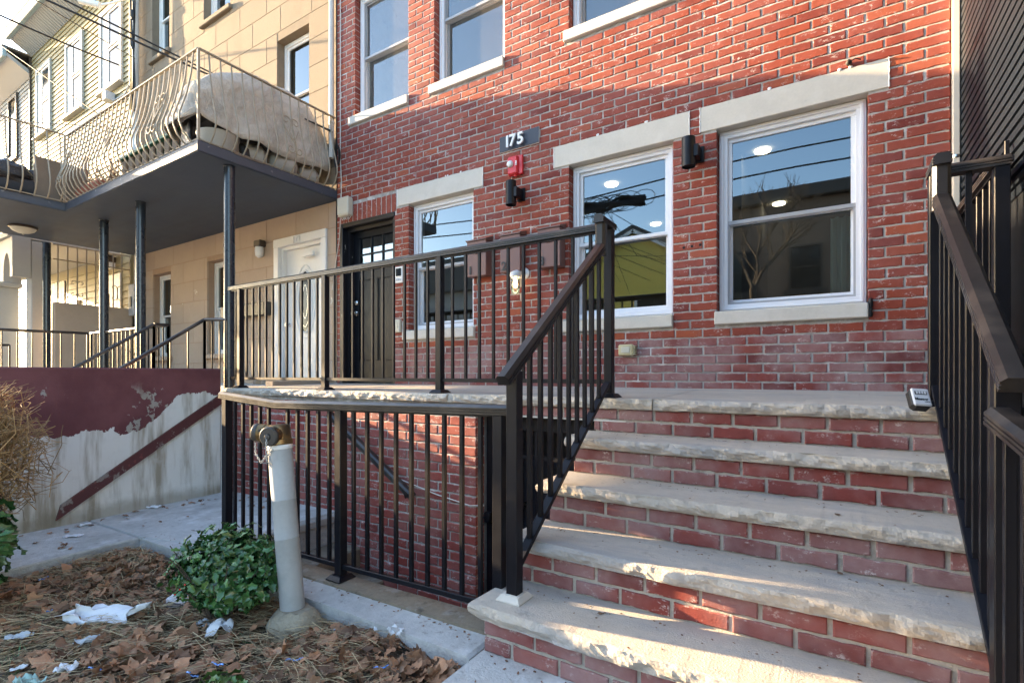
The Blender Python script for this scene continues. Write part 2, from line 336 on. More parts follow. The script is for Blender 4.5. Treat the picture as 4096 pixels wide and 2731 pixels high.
class MB:
    def __init__(self): self.v = []; self.f = []; self.r = []; self.s = []; self.e = []
    def add(self, vs, fs, rnd=0.5, smooth=False):
        n = len(self.v); self.v.extend(vs)
        for f in fs: self.f.append([i + n for i in f]); self.r.append(rnd); self.s.append(smooth)
        return self
    def box(self, x0, x1, y0, y1, z0, z1, ch=0.0, rnd=0.5):
        if ch <= 0:
            vs = [(x, y, z) for x in (x0, x1) for y in (y0, y1) for z in (z0, z1)]
            return self.add(vs, [(0, 1, 3, 2), (4, 6, 7, 5), (0, 4, 5, 1), (2, 3, 7, 6), (0, 2, 6, 4), (1, 5, 7, 3)], rnd)
        c = min(ch, (x1 - x0) * .45, (y1 - y0) * .45, (z1 - z0) * .45)
        return self.obox(Vector(((x0 + x1) / 2, (y0 + y1) / 2, (z0 + z1) / 2)), Vector((1, 0, 0)), Vector((0, 1, 0)), Vector((0, 0, 1)), (x1 - x0) / 2, (y1 - y0) / 2, (z1 - z0) / 2, c, rnd)
    def obox(self, c, ax, ay, az, hx, hy, hz, ch=0.0, rnd=0.5):
        """box with its own axes and, if ch, chamfered edges"""
        if ch <= 0:
            vs = [c + ax * (sx * hx) + ay * (sy * hy) + az * (sz * hz) for sx in (-1, 1) for sy in (-1, 1) for sz in (-1, 1)]
            return self.add([tuple(v) for v in vs], [(0, 1, 3, 2), (4, 6, 7, 5), (0, 4, 5, 1), (2, 3, 7, 6), (0, 2, 6, 4), (1, 5, 7, 3)], rnd)
        vs = []; idx = {}
        for sx in (-1, 1):
            for sy in (-1, 1):
                for sz in (-1, 1):
                    for k in range(3):
                        d = [hx - ch, hy - ch, hz - ch]; d[k] += ch
                        idx[(sx, sy, sz, k)] = len(vs)
                        vs.append(tuple(c + ax * (sx * d[0]) + ay * (sy * d[1]) + az * (sz * d[2])))
        fs = []
        sg = (-1, 1)
        for k in range(3):
            for s in sg:
                q = []
                for a, b_ in ((-1, -1), (1, -1), (1, 1), (-1, 1)):
                    t = [0, 0, 0]; t[k] = s; t[(k + 1) % 3] = a; t[(k + 2) % 3] = b_
                    q.append(idx[(*t, k)])
                fs.append(q if s > 0 else q[::-1])
        for k in range(3):
            a_, b_ = (k + 1) % 3, (k + 2) % 3
            for sa in sg:
                for sb in sg:
                    def K(sk, ax_):
                        t = [0, 0, 0]; t[k] = sk; t[a_] = sa; t[b_] = sb
                        return idx[(*t, ax_)]
                    q = [K(-1, a_), K(1, a_), K(1, b_), K(-1, b_)]
                    fs.append(q if sa * sb < 0 else q[::-1])
        for sx in sg:
            for sy in sg:
                for sz in sg:
                    q = [idx[(sx, sy, sz, k)] for k in range(3)]
                    fs.append(q if sx * sy * sz > 0 else q[::-1])
        return self.add(vs, fs, rnd)
    def bar(self, p, q, w, h, up=(0, 0, 1), ch=0.0, rnd=0.5):
        p, q = Vector(p), Vector(q); d = q - p; L = d.length; d.normalize()
        s = d.cross(Vector(up)).normalized(); u = s.cross(d).normalized()
        return self.obox((p + q) / 2, d, s, u, L / 2, w / 2, h / 2, ch, rnd)
    def sweep(self, prof, p, q, up=(0, 0, 1), rnd=0.5):
        """closed cross-section prof [(side, up)] extruded from p to q"""
        p, q = Vector(p), Vector(q); d = (q - p).normalized()
        s = d.cross(Vector(up)).normalized(); u = s.cross(d).normalized(); n = len(prof)
        vs = [tuple(b + s * a + u * c) for b in (p, q) for a, c in prof]
        fs = [(i, (i + 1) % n, n + (i + 1) % n, n + i) for i in range(n)] + [tuple(range(n))[::-1], tuple(range(n, 2 * n))]
        return self.add(vs, fs, rnd)
    def tube(self, pts, r, n=8, cap=True, rnd=0.5, smooth=True):
        pts = [Vector(p) for p in pts]; m = len(pts)
        rr = r if isinstance(r, (list, tuple)) else [r] * m
        vs = []; ref = None
        for i, p in enumerate(pts):
            t = (pts[min(i + 1, m - 1)] - pts[max(i - 1, 0)])
            if t.length < 1e-9: t = Vector((0, 0, 1))
            t.normalize()
            if ref is None:
                ref = t.cross(Vector((0, 0, 1)))
                if ref.length < 0.05: ref = t.cross(Vector((1, 0, 0)))
            ref = (ref - t * ref.dot(t))
            if ref.length < 1e-6: ref = t.orthogonal()
            ref.normalize(); b = t.cross(ref)
            for k in range(n):
                a = 2 * math.pi * k / n
                vs.append(tuple(p + ref * (rr[i] * math.cos(a)) + b * (rr[i] * math.sin(a))))
        fs = [(i * n + k, i * n + (k + 1) % n, (i + 1) * n + (k + 1) % n, (i + 1) * n + k) for i in range(m - 1) for k in range(n)]
        if cap: fs += [tuple(range(n))[::-1], tuple(range((m - 1) * n, m * n))]
        return self.add(vs, fs, rnd, smooth)
    def lathe(self, prof, c, axis=(0, 0, 1), n=24, rnd=0.5, smooth=True):
        """prof [(radius, along)] spun about axis through c"""
        a = Vector(axis).normalized(); u = a.orthogonal().normalized(); w = a.cross(u); c = Vector(c)
        vs = []
        for r, h in prof:
            for k in range(n):
                t = 2 * math.pi * k / n
                vs.append(tuple(c + a * h + u * (r * math.cos(t)) + w * (r * math.sin(t))))
        m = len(prof)
        fs = [(i * n + k, i * n + (k + 1) % n, (i + 1) * n + (k + 1) % n, (i + 1) * n + k) for i in range(m - 1) for k in range(n)]
        fs += [tuple(range(n))[::-1], tuple(range((m - 1) * n, m * n))]
        return self.add(vs, fs, rnd, smooth)
    def prism(self, poly, o, u, w, d, rnd=0.5):
        """polygon [(a, b)] in the plane o + a u + b w, pushed along d"""
        o, u, w, d = Vector(o), Vector(u), Vector(w), Vector(d); n = len(poly)
        vs = [tuple(o + u * a + w * b + e) for e in (Vector((0, 0, 0)), d) for a, b in poly]
        fs = [(i, (i + 1) % n, n + (i + 1) % n, n + i) for i in range(n)] + [tuple(range(n))[::-1], tuple(range(n, 2 * n))]
        return self.add(vs, fs, rnd)
    def ring(self, x0, x1, z0, z1, w, y0, y1, wb=None, wt=None):
        """upright rectangular frame in an XZ plane"""
        wb = w if wb is None else wb; wt = w if wt is None else wt
        self.box(x0, x1, y0, y1, z0, z0 + wb, 0.003); self.box(x0, x1, y0, y1, z1 - wt, z1, 0.003)
        self.box(x0, x0 + w, y0 + .0015, y1 - .0015, z0 + wb, z1 - wt); self.box(x1 - w, x1, y0 + .0015, y1 - .0015, z0 + wb, z1 - wt)
        return self
    def build(self, name, mat, parent=None, label=None, cat=None, group=None, kind=None, fixn=True):
        P = np.array(self.v, dtype=np.float64).reshape(-1, 3)
        lo, hi = P.min(0), P.max(0)
        org = np.array([(lo[0] + hi[0]) / 2, (lo[1] + hi[1]) / 2, lo[2]])
        me = bpy.data.meshes.new(name)
        me.from_pydata((P - org).tolist(), [], self.f)
        at = me.attributes.new('rnd', 'FLOAT', 'FACE'); at.data.foreach_set('value', np.array(self.r, dtype=np.float32))
        if any(self.s): me.polygons.foreach_set('use_smooth', np.array(self.s, dtype=bool))
        if self.e:
            ae = me.attributes.new('edge', 'FLOAT', 'FACE'); ae.data.foreach_set('value', np.array(self.e, dtype=np.float32))
        me.materials.append(MATS[mat])
        if fixn and len(self.f) < 20000:
            import bmesh
            bm = bmesh.new(); bm.from_mesh(me); bmesh.ops.recalc_face_normals(bm, faces=bm.faces); bm.to_mesh(me); bm.free()
        me.update()
        if any(self.s): me.set_sharp_from_angle(angle=math.radians(38))
        o = bpy.data.objects.new(name, me); COL.objects.link(o)
        base = Vector(org.tolist())
        if parent is not None:
            o.parent = parent; base = base - wloc(parent)
        o.location = base
        return tag(o, label, cat, group, kind)

def text_mb(s, size, org, ux=(1, 0, 0), uy=(0, 0, 1), depth=0.004, bold=0.0):
    """lettering as raised geometry: org is the lower-left corner"""
    cu = bpy.data.curves.new('t', 'FONT'); cu.body = s; cu.size = size; cu.extrude = depth / 2; cu.offset = bold
    to = bpy.data.objects.new('t', cu); COL.objects.link(to)
    dg = bpy.context.evaluated_depsgraph_get()
    me = bpy.data.meshes.new_from_object(to.evaluated_get(dg))
    ux, uy, org = Vector(ux), Vector(uy), Vector(org); uz = ux.cross(uy)
    vs = [tuple(org + ux * v.co.x + uy * v.co.y + uz * (v.co.z + depth / 2)) for v in me.vertices]
    fs = [tuple(p.vertices) for p in me.polygons]
    mb = MB(); mb.add(vs, fs)
    bpy.data.objects.remove(to); bpy.data.curves.remove(cu); bpy.data.meshes.remove(me)
    return mb
def text_w(mb):
    xs = [v[0] for v in mb.v]; return max(xs) - min(xs)

def scatter(name, mat, bv, bf, mats, rnds, parent=None, kind='stuff', smooth=False):
    """one mesh of many placed copies of a small shape; mats: list of 4x4"""
    bv = np.array(bv, dtype=np.float64); n = len(bv); k = len(mats)
    A = np.array([np.array(m) for m in mats])
    V = np.einsum('kij,nj->kni', A[:, :3, :3], bv) + A[:, None, :3, 3]
    V = V.reshape(-1, 3)
    lo, hi = V.min(0), V.max(0); org = np.array([(lo[0] + hi[0]) / 2, (lo[1] + hi[1]) / 2, lo[2]])
    V -= org
    tot = [len(f) for f in bf]; flat = np.array([i for f in bf for i in f])
    loops = (flat[None, :] + (np.arange(k) * n)[:, None]).reshape(-1)
    totals = np.tile(tot, k); starts = np.concatenate([[0], np.cumsum(totals)[:-1]])
    me = bpy.data.meshes.new(name)
    me.vertices.add(len(V)); me.vertices.foreach_set('co', V.astype(np.float32).reshape(-1))
    me.loops.add(len(loops)); me.loops.foreach_set('vertex_index', loops.astype(np.int32))
    me.polygons.add(len(totals)); me.polygons.foreach_set('loop_start', starts.astype(np.int32)); me.polygons.foreach_set('loop_total', totals.astype(np.int32))
    at = me.attributes.new('rnd', 'FLOAT', 'FACE'); at.data.foreach_set('value', np.repeat(np.array(rnds, dtype=np.float32), len(bf)))
    if smooth: me.polygons.foreach_set('use_smooth', np.ones(len(totals), dtype=bool))
    me.materials.append(MATS[mat]); me.update(calc_edges=True); me.validate()
    o = bpy.data.objects.new(name, me); COL.objects.link(o)
    base = Vector(org.tolist())
    if parent is not None: o.parent = parent; base = base - wloc(parent)
    o.location = base
    if kind: o['kind'] = kind
    return o

# ------------------------------------------------------------------ masonry
PX, PZ, JT = 0.2045, 0.0677, 0.0098
def layout(x0, x1, z0, z1, holes, px=PX, pz=PZ, jt=JT, shift=0.0, minw=0.035):
    """running bond clipped round rectangular openings -> [(xa, xb, za, zb)]"""
    out = []; row = 0; z = z0
    while z + pz * 0.5 < z1:
        za, zb = z + jt / 2, min(z + pz, z1) - jt / 2
        zc = (za + zb) / 2
        runs = [(x0, x1)]
        for hx0, hx1, hz0, hz1 in holes:
            if hz0 - 0.002 < zc < hz1 + 0.002:
                nr = []
                for a, b in runs:
                    if hx1 <= a or hx0 >= b: nr.append((a, b)); continue
                    if hx0 > a: nr.append((a, hx0))
                    if hx1 < b: nr.append((hx1, b))
                runs = nr
        za2, zb2 = za, zb
        for a, b in runs:
            s = x0 + shift + (px / 2 if row % 2 else 0.0) + 0.012 * NZ(row * 3.1, 0.3, 0.7)
            k = math.floor((a - s) / px)
            cuts = [a]
            while True:
                k += 1; c = s + k * px + 0.008 * NZ(k * 1.7, row * 2.3, 5.1)
                if c >= b: break
                if c - cuts[-1] > minw: cuts.append(c)
            if b - cuts[-1] < minw and len(cuts) > 1: cuts.pop()
            cuts.append(b)
            for i in range(len(cuts) - 1):
                xa = cuts[i] + (jt / 2 if i else 0.0); xb = cuts[i + 1] - (jt / 2 if i < len(cuts) - 2 else 0.0)
                if xb - xa > 0.02: out.append((xa, xb, za2, zb2))
        z += pz; row += 1
    return out

def brick_shape(mb, xa, xb, za, zb, yf, yb, rnd, rough=0.0030, vertical=False):
    """one slightly irregular brick: wavy arrises, worn front edge; the face looks towards -Y"""
    n = 6 if (xb - xa) > 0.12 else 3
    xa += U(0, .003); xb -= U(0, .003); za += U(-.001, .002); zb += U(-.002, .001)
    pts = []
    s = U(0, 99)
    def j(i): return NZ(s + i * 1.37, s * 0.7, 2.2) * rough * 2
    for i in range(n + 1): pts.append((xa + (xb - xa) * i / n, za + j(i)))
    for i in range(n + 1): pts.append((xb - (xb - xa) * i / n, zb + j(20 + i)))
    m = len(pts); c = 0.0045; cx, cz = (xa + xb) / 2, (za + zb) / 2
    dy = NZ(s, 4.0, 1.0) * 0.0035
    front = [(cx + (x - cx) * (1 - c / ((xb - xa) / 2)), yf + dy, cz + (z - cz) * (1 - c / ((zb - za) / 2))) for x, z in pts]
    mid = [(x, yf + dy + 0.0030, z) for x, z in pts]
    back = [(x, yb, z) for x, z in pts]
    fs = [tuple(range(m))]
    fs += [(m + i, m + (i + 1) % m, (i + 1) % m, i) for i in range(m)]
    fs += [(2 * m + i, 2 * m + (i + 1) % m, m + (i + 1) % m, m + i) for i in range(m)]
    mb.add(front + mid + back, fs, rnd); mb.e += [0.0] + [1.0] * m + [0.4] * m

def lay_bricks(rects, yf, yb, mat, parent, limit=300, name='brick', stuffname='brickwork'):
    """the pieces that show largest become objects of their own, the rest one part"""
    sc = []
    for i, (xa, xb, za, zb) in enumerate(rects):
        p = proj((xa + xb) / 2, yf, (za + zb) / 2); a = -1
        if p and -20 < p[0] < 4116 and -20 < p[1] < 2751: a = (xb - xa) * (zb - za) / p[2] ** 3
        sc.append((a, i))
    sc.sort(reverse=True)
    own = set(i for a, i in sc[:limit] if a > 0)
    rest = MB()
    for i, (xa, xb, za, zb) in enumerate(rects):
        r = min(1, max(0, RND.gauss(0.5, 0.26)))
        if i in own:
            mb = MB(); brick_shape(mb, xa, xb, za, zb, yf, yb, r); mb.build(name, mat, parent, fixn=False)
        else: brick_shape(rest, xa, xb, za, zb, yf, yb, r)
    if rest.f: rest.build(stuffname, mat, parent, kind='stuff', fixn=False)

def wall_sheet(mb, x0, x1, z0, z1, y, holes, reveal, back=True, grow=.004):
    """flat wall in an XZ plane with openings and their reveals"""
    gh = [(a - grow, b + grow, c - grow, d + grow) for a, b, c, d in holes]
    xs = sorted(set([x0, x1] + [min(max(h[i], x0), x1) for h in gh for i in (0, 1)]))
    zs = sorted(set([z0, z1] + [min(max(h[i], z0), z1) for h in gh for i in (2, 3)]))
    def inh(x, z): return any(h[0] < x < h[1] and h[2] < z < h[3] for h in gh)
    for i in range(len(xs) - 1):
        for k in range(len(zs) - 1):
            if inh((xs[i] + xs[i + 1]) / 2, (zs[k] + zs[k + 1]) / 2): continue
            a, b, c, d = xs[i], xs[i + 1], zs[k], zs[k + 1]
            mb.add([(a, y, c), (b, y, c), (b, y, d), (a, y, d)], [(0, 1, 2, 3)])
            if back: mb.add([(a, y + reveal, c), (b, y + reveal, c), (b, y + reveal, d), (a, y + reveal, d)], [(3, 2, 1, 0)])
    holes = [(a - grow, b + grow, c - grow, d + grow) for a, b, c, d in holes]
    for a, b, c, d in holes:
        Y = y + reveal
        mb.add([(a, y, c), (a, Y, c), (a, Y, d), (a, y, d), (b, y, c), (b, Y, c), (b, Y, d), (b, y, d)],
               [(0, 1, 2, 3), (7, 6, 5, 4), (0, 4, 5, 1), (3, 2, 6, 7)])
    Y = y + reveal
    mb.add([(x0, y, z0), (x0, Y, z0), (x0, Y, z1), (x0, y, z1), (x1, y, z0), (x1, Y, z0), (x1, Y, z1), (x1, y, z1)], [(0, 3, 2, 1), (4, 5, 6, 7), (3, 7, 6, 2)])

def rock_stone(mb, x0, x1, yf, yb, z0, z1, amp=0.014, seed=0.0, dx=0.014, endl=True, zb=None):
    """stone slab with a sawn top and a rock-faced front edge (and left end)"""
    n = max(4, int((x1 - x0) / dx)); h = z1 - z0
    if zb is None: zb = z1
    prof = [0.0, 0.06, 0.24, 0.42, 0.6, 0.78, 0.94, 1.0]
    vs = []
    for i in range(n + 1):
        x = x0 + (x1 - x0) * i / n
        e = math.exp(-(x - x0) / 0.05) if endl else 0.0
        ring = []
        for q in prof:
            bulge = 0.010 * math.sin(math.pi * q)
            a = noise.fractal(Vector((x * 14 + seed, q * h * 30, seed)), 0.9, 2.1, 4) * amp + NZ(x * 4.5, q * h * 14, seed + 3) * amp * 0.9
            k = 0.15 if q in (0.0,) else (0.45 if q == 1.0 else 1.0)
            zj = (0.0016 * NZ(x * 30, 1.0, seed)) if q in (0.0, 0.06) else 0.0
            xx = x
            if i == 0 and endl: xx = x - 0.004 - bulge * 0.8 + a * 0.7
            ring.append((xx, yf + 0.012 - bulge + a * k + e * 0.018 + (0.006 if q == 0.0 else 0.0), z1 - q * h + zj))
        ring.append((x, yb, z0)); ring.append((x, yb, zb))
        vs += ring
    m = len(prof) + 2
    fs = []
    for i in range(n):
        for k in range(m):
            fs.append((i * m + k, (i + 1) * m + k, (i + 1) * m + (k + 1) % m, i * m + (k + 1) % m))
    fs.append(tuple(range(m))); fs.append(tuple(range(n * m, n * m + m))[::-1])
    mb.add(vs, fs)

# ------------------------------------------------------------------ railings
CAP = [(-.030, 0), (-.030, .008), (-.0262, .0095), (-.0262, .0115), (-.030, .013), (-.030, .019), (-.0262, .0205), (-.0262, .0225), (-.030, .024), (-.030, .031), (-.017, .044),
       (.017, .044), (.030, .031), (.030, .024), (.0262, .0225), (.0262, .0205), (.030, .019), (.030, .013), (.0262, .0115), (.0262, .0095), (.030, .008), (.030, 0)]
def rail_run(root, A, B, t0, t1, b0, b1, n, pw=0.019, mat='black_metal', cap=True, over=(0, 0), skip=()):
    """one length of railing between plan points A and B: cap rail, bottom rail, n pickets"""
    A3 = lambda t, z: Vector((A[0] + (B[0] - A[0]) * t, A[1] + (B[1] - A[1]) * t, z))
    d = Vector((B[0] - A[0], B[1] - A[1], 0)).normalized(); L = (Vector(B) - Vector(A)).length
    ta, tb = -over[0] / L, 1 + over[1] / L
    zt = lambda t: t0 + (t1 - t0) * t
    zb = lambda t: b0 + (b1 - b0) * t
    if cap:
        mb = MB(); mb.sweep(CAP, A3(ta, zt(ta)), A3(tb, zt(tb))); mb.build('top_rail', 'black_metal_cap', root)
    MB().bar(A3(0, zt(0) - .004), A3(1, zt(1) - .004), 0.026, 0.012).build('rail_channel', mat, root)
    MB().bar(A3(0, zb(0)), A3(1, zb(1)), 0.026, 0.026, ch=0.002).build('bottom_rail', mat, root)
    for i in range(n):
        if i in skip: continue
        t = (i + 1) / (n + 1)
        MB().bar(A3(t, zb(t) + .006), A3(t, zt(t) - .004), pw, pw, up=d, ch=0.0015).build('picket', mat, root, fixn=False)
def rail_post(root, x, y, z0, z1, w=0.05, d=(1, 0, 0), plate=True, platemat='black_metal', mat='black_metal'):
    MB().bar((x, y, z0), (x, y, z1), w, w, up=d, ch=0.003).build('post', mat, root)
    if plate:
        mb = MB(); a = w / 2 + 0.002; b = 0.056; n = 4
        vs = []
        for r, h in ((b, 0.0), (b, 0.005), (a + .012, 0.024), (a, 0.026)):
            vs += [(x - r, y - r, z0 + h), (x + r, y - r, z0 + h), (x + r, y + r, z0 + h), (x - r, y + r, z0 + h)]
        fs = [(i * 4 + k, i * 4 + (k + 1) % 4, i * 4 + 4 + (k + 1) % 4, i * 4 + 4 + k) for i in range(3) for k in range(4)] + [(3, 2, 1, 0)]
        mb.add(vs, fs); mb.build('base_plate', platemat, root)

# ================================================================== THE SETTING: ground, path, planter, areaway
YF = 4.07                                   # facade line
def zg(x): return -1.115 + 0.0214 * (x + 1.19)   # pavement level: the street falls to the left

mb = MB(); mb.box(-160, 160, -160, 200, -2.2, -2.15)
mb.build('ground', 'asphalt', kind='structure')
mb = MB()
mb.add([(-90, -9.6, -1.40), (90, -9.6, -1.40), (90, -3.6, -1.34), (-90, -3.6, -1.34), (-90, -9.6, -1.9), (90, -9.6, -1.9), (90, -3.6, -1.9), (-90, -3.6, -1.9)], [(0, 1, 2, 3), (0, 4, 5, 1), (2, 6, 7, 3)])
mb.build('road', 'asphalt', kind='structure')
for nm, y0, y1 in (('pavement', -13.2, -9.6), ('pavement', -3.6, -0.55)):
    mb = MB(); mb.box(-90, 90, y0, y1, -1.9, -1.21); mb.build(nm, 'concrete', kind='structure')
# path in front of the steps
mb = MB(); mb.box(-1.205, 2.6, -0.55, 1.72, -1.6, -1.117, 0.006)
mb.build('path', 'concrete', kind='structure')
# walk along the old wall, wide slab and coping in front of the areaway
def slab(name, poly, thick, mat='concrete', dz=0.0, rise=0.03):
    mb = MB(); n = len(poly)
    top = [(x, y, zg(x) + dz + rise * max(0.0, y - 1.6)) for x, y in poly]
    e = 0.012; cxm = sum(p[0] for p in poly) / n; cym = sum(p[1] for p in poly) / n
    ins = [(x + (cxm - x) * e, y + (cym - y) * e * 1.0, z + 0.0) for x, y, z in top]
    rim = [(x, y, z - 0.010) for x, y, z in top]; bot = [(x, y, z - thick) for x, y, z in top]
    vs = ins + rim + bot
    fs = [tuple(range(n))] + [(i, n + i, n + (i + 1) % n, (i + 1) % n) for i in range(n)] + [(n + i, 2 * n + i, 2 * n + (i + 1) % n, n + (i + 1) % n) for i in range(n)]
    mb.add(vs, fs)
    return mb.build(name, mat, kind='structure')
slab('walk', [(-5.16, -0.55), (-4.10, -0.55), (-4.24, 1.655), (-5.16, 1.655)], 0.30)
slab('walk_slab', [(-5.20, 1.663), (-4.24, 1.663), (-3.50, 1.83), (-3.50, 2.83), (-5.20, 2.83)], 0.45, rise=0.02)
slab('areaway_coping', [(-4.236, 1.655), (-1.215, 1.600), (-1.215, 1.80), (-3.505, 1.825)], 0.45, rise=0.0)
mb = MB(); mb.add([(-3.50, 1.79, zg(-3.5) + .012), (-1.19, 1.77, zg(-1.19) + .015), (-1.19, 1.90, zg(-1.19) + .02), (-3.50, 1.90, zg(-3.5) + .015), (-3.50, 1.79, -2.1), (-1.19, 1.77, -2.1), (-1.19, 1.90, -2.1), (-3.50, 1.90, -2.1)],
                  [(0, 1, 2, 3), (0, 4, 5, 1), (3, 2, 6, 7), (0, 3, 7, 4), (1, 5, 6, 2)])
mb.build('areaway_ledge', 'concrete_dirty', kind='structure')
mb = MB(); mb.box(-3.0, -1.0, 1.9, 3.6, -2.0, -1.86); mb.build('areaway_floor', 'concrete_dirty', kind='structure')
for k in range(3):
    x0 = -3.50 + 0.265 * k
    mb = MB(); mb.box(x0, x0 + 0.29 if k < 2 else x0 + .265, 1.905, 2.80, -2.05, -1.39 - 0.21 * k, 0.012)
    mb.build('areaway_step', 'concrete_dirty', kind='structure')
mb = MB(); mb.box(-3.56, -3.478, 1.905, 2.80, -1.235, -1.158, 0.015); mb.build('areaway_nosing', 'concrete', kind='structure')

# ================================================================== THE BRICK HOUSE
house = thing('brick_house', 'red brick row house with white double-hung windows and a black front door', 'house', (-2.25, 4.3, -0.12))
OP = 0.004
WIN = {'w1': (-3.914, -3.037, .465, 1.85), 'w2': (-1.981, -1.073, .465, 1.85), 'bw': (-.745, .189, .465, 1.85),
       'u1': (-4.775, -3.92, 3.037, 4.455), 'u2': (-3.546, -2.667, 3.037, 4.455), 'u3': (-1.981, -1.073, 3.037, 4.455), 'u4': (-.745, .189, 3.037, 4.455)}
LINT = {'w1': (-4.081, -2.921), 'w2': (-2.128, -.950), 'bw': (-.864, .299), 'u1': (-4.90, -3.80), 'u2': (-3.66, -2.55), 'u3': (-2.128, -.95), 'u4': (-.864, .299)}
SILL = {'w1': (-3.991, -3.015), 'w2': (-2.05, -1.072), 'bw': (-.760, .192), 'u1': (-4.871, -3.915), 'u2': (-3.613, -2.667), 'u3': (-2.028, -1.02), 'u4': (-.80, .22)}
DOOR = (-5.03, -4.127, -.16, 1.80)
SOLD = (-5.055, -4.10, 1.80, 2.01)
holes_open = [WIN[k] for k in WIN] + [DOOR]
cut = list(holes_open) + [SOLD]
for k in WIN:
    z0, z1 = WIN[k][2], WIN[k][3]
    cut.append((LINT[k][0], LINT[k][1], z1, z1 + .192)); cut.append((SILL[k][0], SILL[k][1], z0 - .095, z0))
ZB0 = -0.195
rects = layout(-5.097, .608, ZB0, 5.6, cut, shift=0.06)
low = [r for r in rects if r[3] < 0.30]; high = [r for r in rects if r[3] >= 0.30]
lay_bricks(low, YF, YF + .10, 'brick_worn', house, limit=130, stuffname='worn_brickwork')
lay_bricks(high, YF, YF + .10, 'brick_red', house, limit=170, stuffname='brickwork')
mb = MB()
n = 12
for i in range(n):
    w = (SOLD[1] - SOLD[0]) / n
    brick_shape(mb, SOLD[0] + i * w + .005, SOLD[0] + (i + 1) * w - .005, SOLD[2] + .004, SOLD[3] - .006, YF, YF + .1, U(.2, .9))
    mb.build('soldier_brick', 'brick_red', house, fixn=False); mb = MB()
mb = MB(); wall_sheet(mb, -5.10, .60, -0.3, 7.6, YF + .0050, [(a - OP * 0, b, c, d) for a, b, c, d in holes_open], 0.26)
mb.build('wall', 'mortar', house, fixn=False)
mb = MB(); mb.box(-5.10, .60, YF + .28, 12.0, 7.4, 7.6); mb.box(-5.10, -4.98, YF + .28, 12, -.3, 7.4); mb.box(.48, .60, YF + .28, 12, -.3, 7.4); mb.box(-4.98, .48, 11.9, 12, -.3, 7.4)
mb.build('shell', 'mortar_dark', house)
# rooms behind the glass
mb = MB(); mb.box(-4.98, .48, YF + .27, 8.2, -.2, -.1); mb.build('floor', 'room_floor', house)
mb = MB(); mb.box(-4.98, .48, YF + .27, 8.2, 2.26, 2.5); mb.box(-4.98, .48, 8.1, 8.2, -.1, 2.26); mb.box(-4.10, -4.0, YF + .30, 8.1, -.1, 2.26); mb.box(-.90, -.80, YF + 1.6, 8.1, -.1, 2.26)
room = mb.build('room', 'room_wall', house)
mb = MB(); mb.box(-4.98, .48, 5.6, 5.7, 2.5, 5.2); mb.box(-4.98, .48, YF + .27, 5.7, 5.2, 5.3); mb.build('room', 'room_wall', house)
for px, py in ((2446, 741), (2623, 899), (3050, 607), (3116, 818)):
    p = onZ(px, py, 2.24)
    MB().lathe([(.075, 0.0), (.075, .02)], (p.x, min(p.y, 7.9), 2.2385), n=20).build('recessed_light', 'downlight', room)

def make_window(key):
    x0, x1, z0, z1 = WIN[key]; y = YF + .092
    up = key[0] == 'u'
    mb = MB(); mb.ring(x0 + .004, x1 - .004, z0 + .003, z1 - .003, .058, y - .015, y + .10)
    mb.ring(x0 + .020, x1 - .020, z0 + .018, z1 - .018, .016, y - .027, y - .013)
    w = mb.build('window', 'vinyl_white', house)
    zm = (z0 + z1) / 2 - .01
    a, b = x0 + .060, x1 - .060
    sm = 'sash_grey' if up else ('vinyl_white' if key == 'w2' else 'sash_grey')
    mb = MB(); mb.ring(a, b, zm - .018, z1 - .060, .030, y + .010, y + .038, .036, .030); mb.build('upper_sash', sm if up else 'vinyl_white', w)
    mb = MB(); mb.ring(a, b, z0 + .060, zm + .022, .030, y + .042, y + .070, .040, .036); mb.build('lower_sash', 'sash_grey' if up else 'vinyl_white', w)
    MB().box(a - .0, b + .0, y - .006, y + .009, zm - .016, zm + .014, .003).build('meeting_rail', sm, w)
    for nm, yy, za, zb in (('pane', y + .024, zm + .010, z1 - .082), ('pane', y + .056, z0 + .092, zm - .010)):
        mb = MB(); mb.add([(a + .022, yy, za), (b - .022, yy, za), (b - .022, yy, zb), (a + .022, yy, zb)], [(0, 1, 2, 3)]); mb.build(nm, 'window_glass', w, fixn=False)
    if up or key != 'w2':
        sz0, sz1 = (z0 + .06, z1 - .06) if up else (z0 + .06, zm)
        mb = MB(); mb.ring(a - .0005, b + .0005, sz0, sz1, .016, y - .004, y + .006); mb.build('screen_frame', 'sash_grey', w)
        if up:
            mb = MB(); mb.add([(a, y + .002, sz0), (b, y + .002, sz0), (b, y + .002, sz1), (a, y + .002, sz1)], [(0, 1, 2, 3)]); mb.build('insect_screen', 'insect_screen', w, fixn=False)
    s0, s1 = SILL[key]; l0, l1 = LINT[key]
    MB().box(s0, s1, YF - .029, YF + .11, z0 - .095, z0 + .002, .006).build('sill', 'limestone', w)
    mb = MB(); mb.box(l0, l1, YF - .004, YF + .115, z1 - .0, z1 + .190, .004); mb.build('lintel', 'limestone', w)
    if not up:      # smears of white sealant round the lintel ends
        for (xx, za, zb) in ((l0 - .003, z1, z1 + .19), (l1 + .003, z1, z1 + .19)):
            pts = [(xx + .004 * NZ(i * .9, l0, 1), YF - .003, za + (zb - za) * i / 9) for i in range(10)]
            MB().tube(pts, [.004 + .004 * abs(NZ(i * 1.3, l1, 2)) for i in range(10)], 6).build('sealant', 'caulk', w)
        for q in range(3):
            xx = l0 + (l1 - l0) * U(.1, .9); MB().lathe([(.004, -.004), (U(.009, .014), .002), (.006, .006)], (xx, YF - .002, z1 + .195), (0, -1, .3), 8).build('sealant', 'caulk', w)
    return w
WO = {k: make_window(k) for k in WIN}
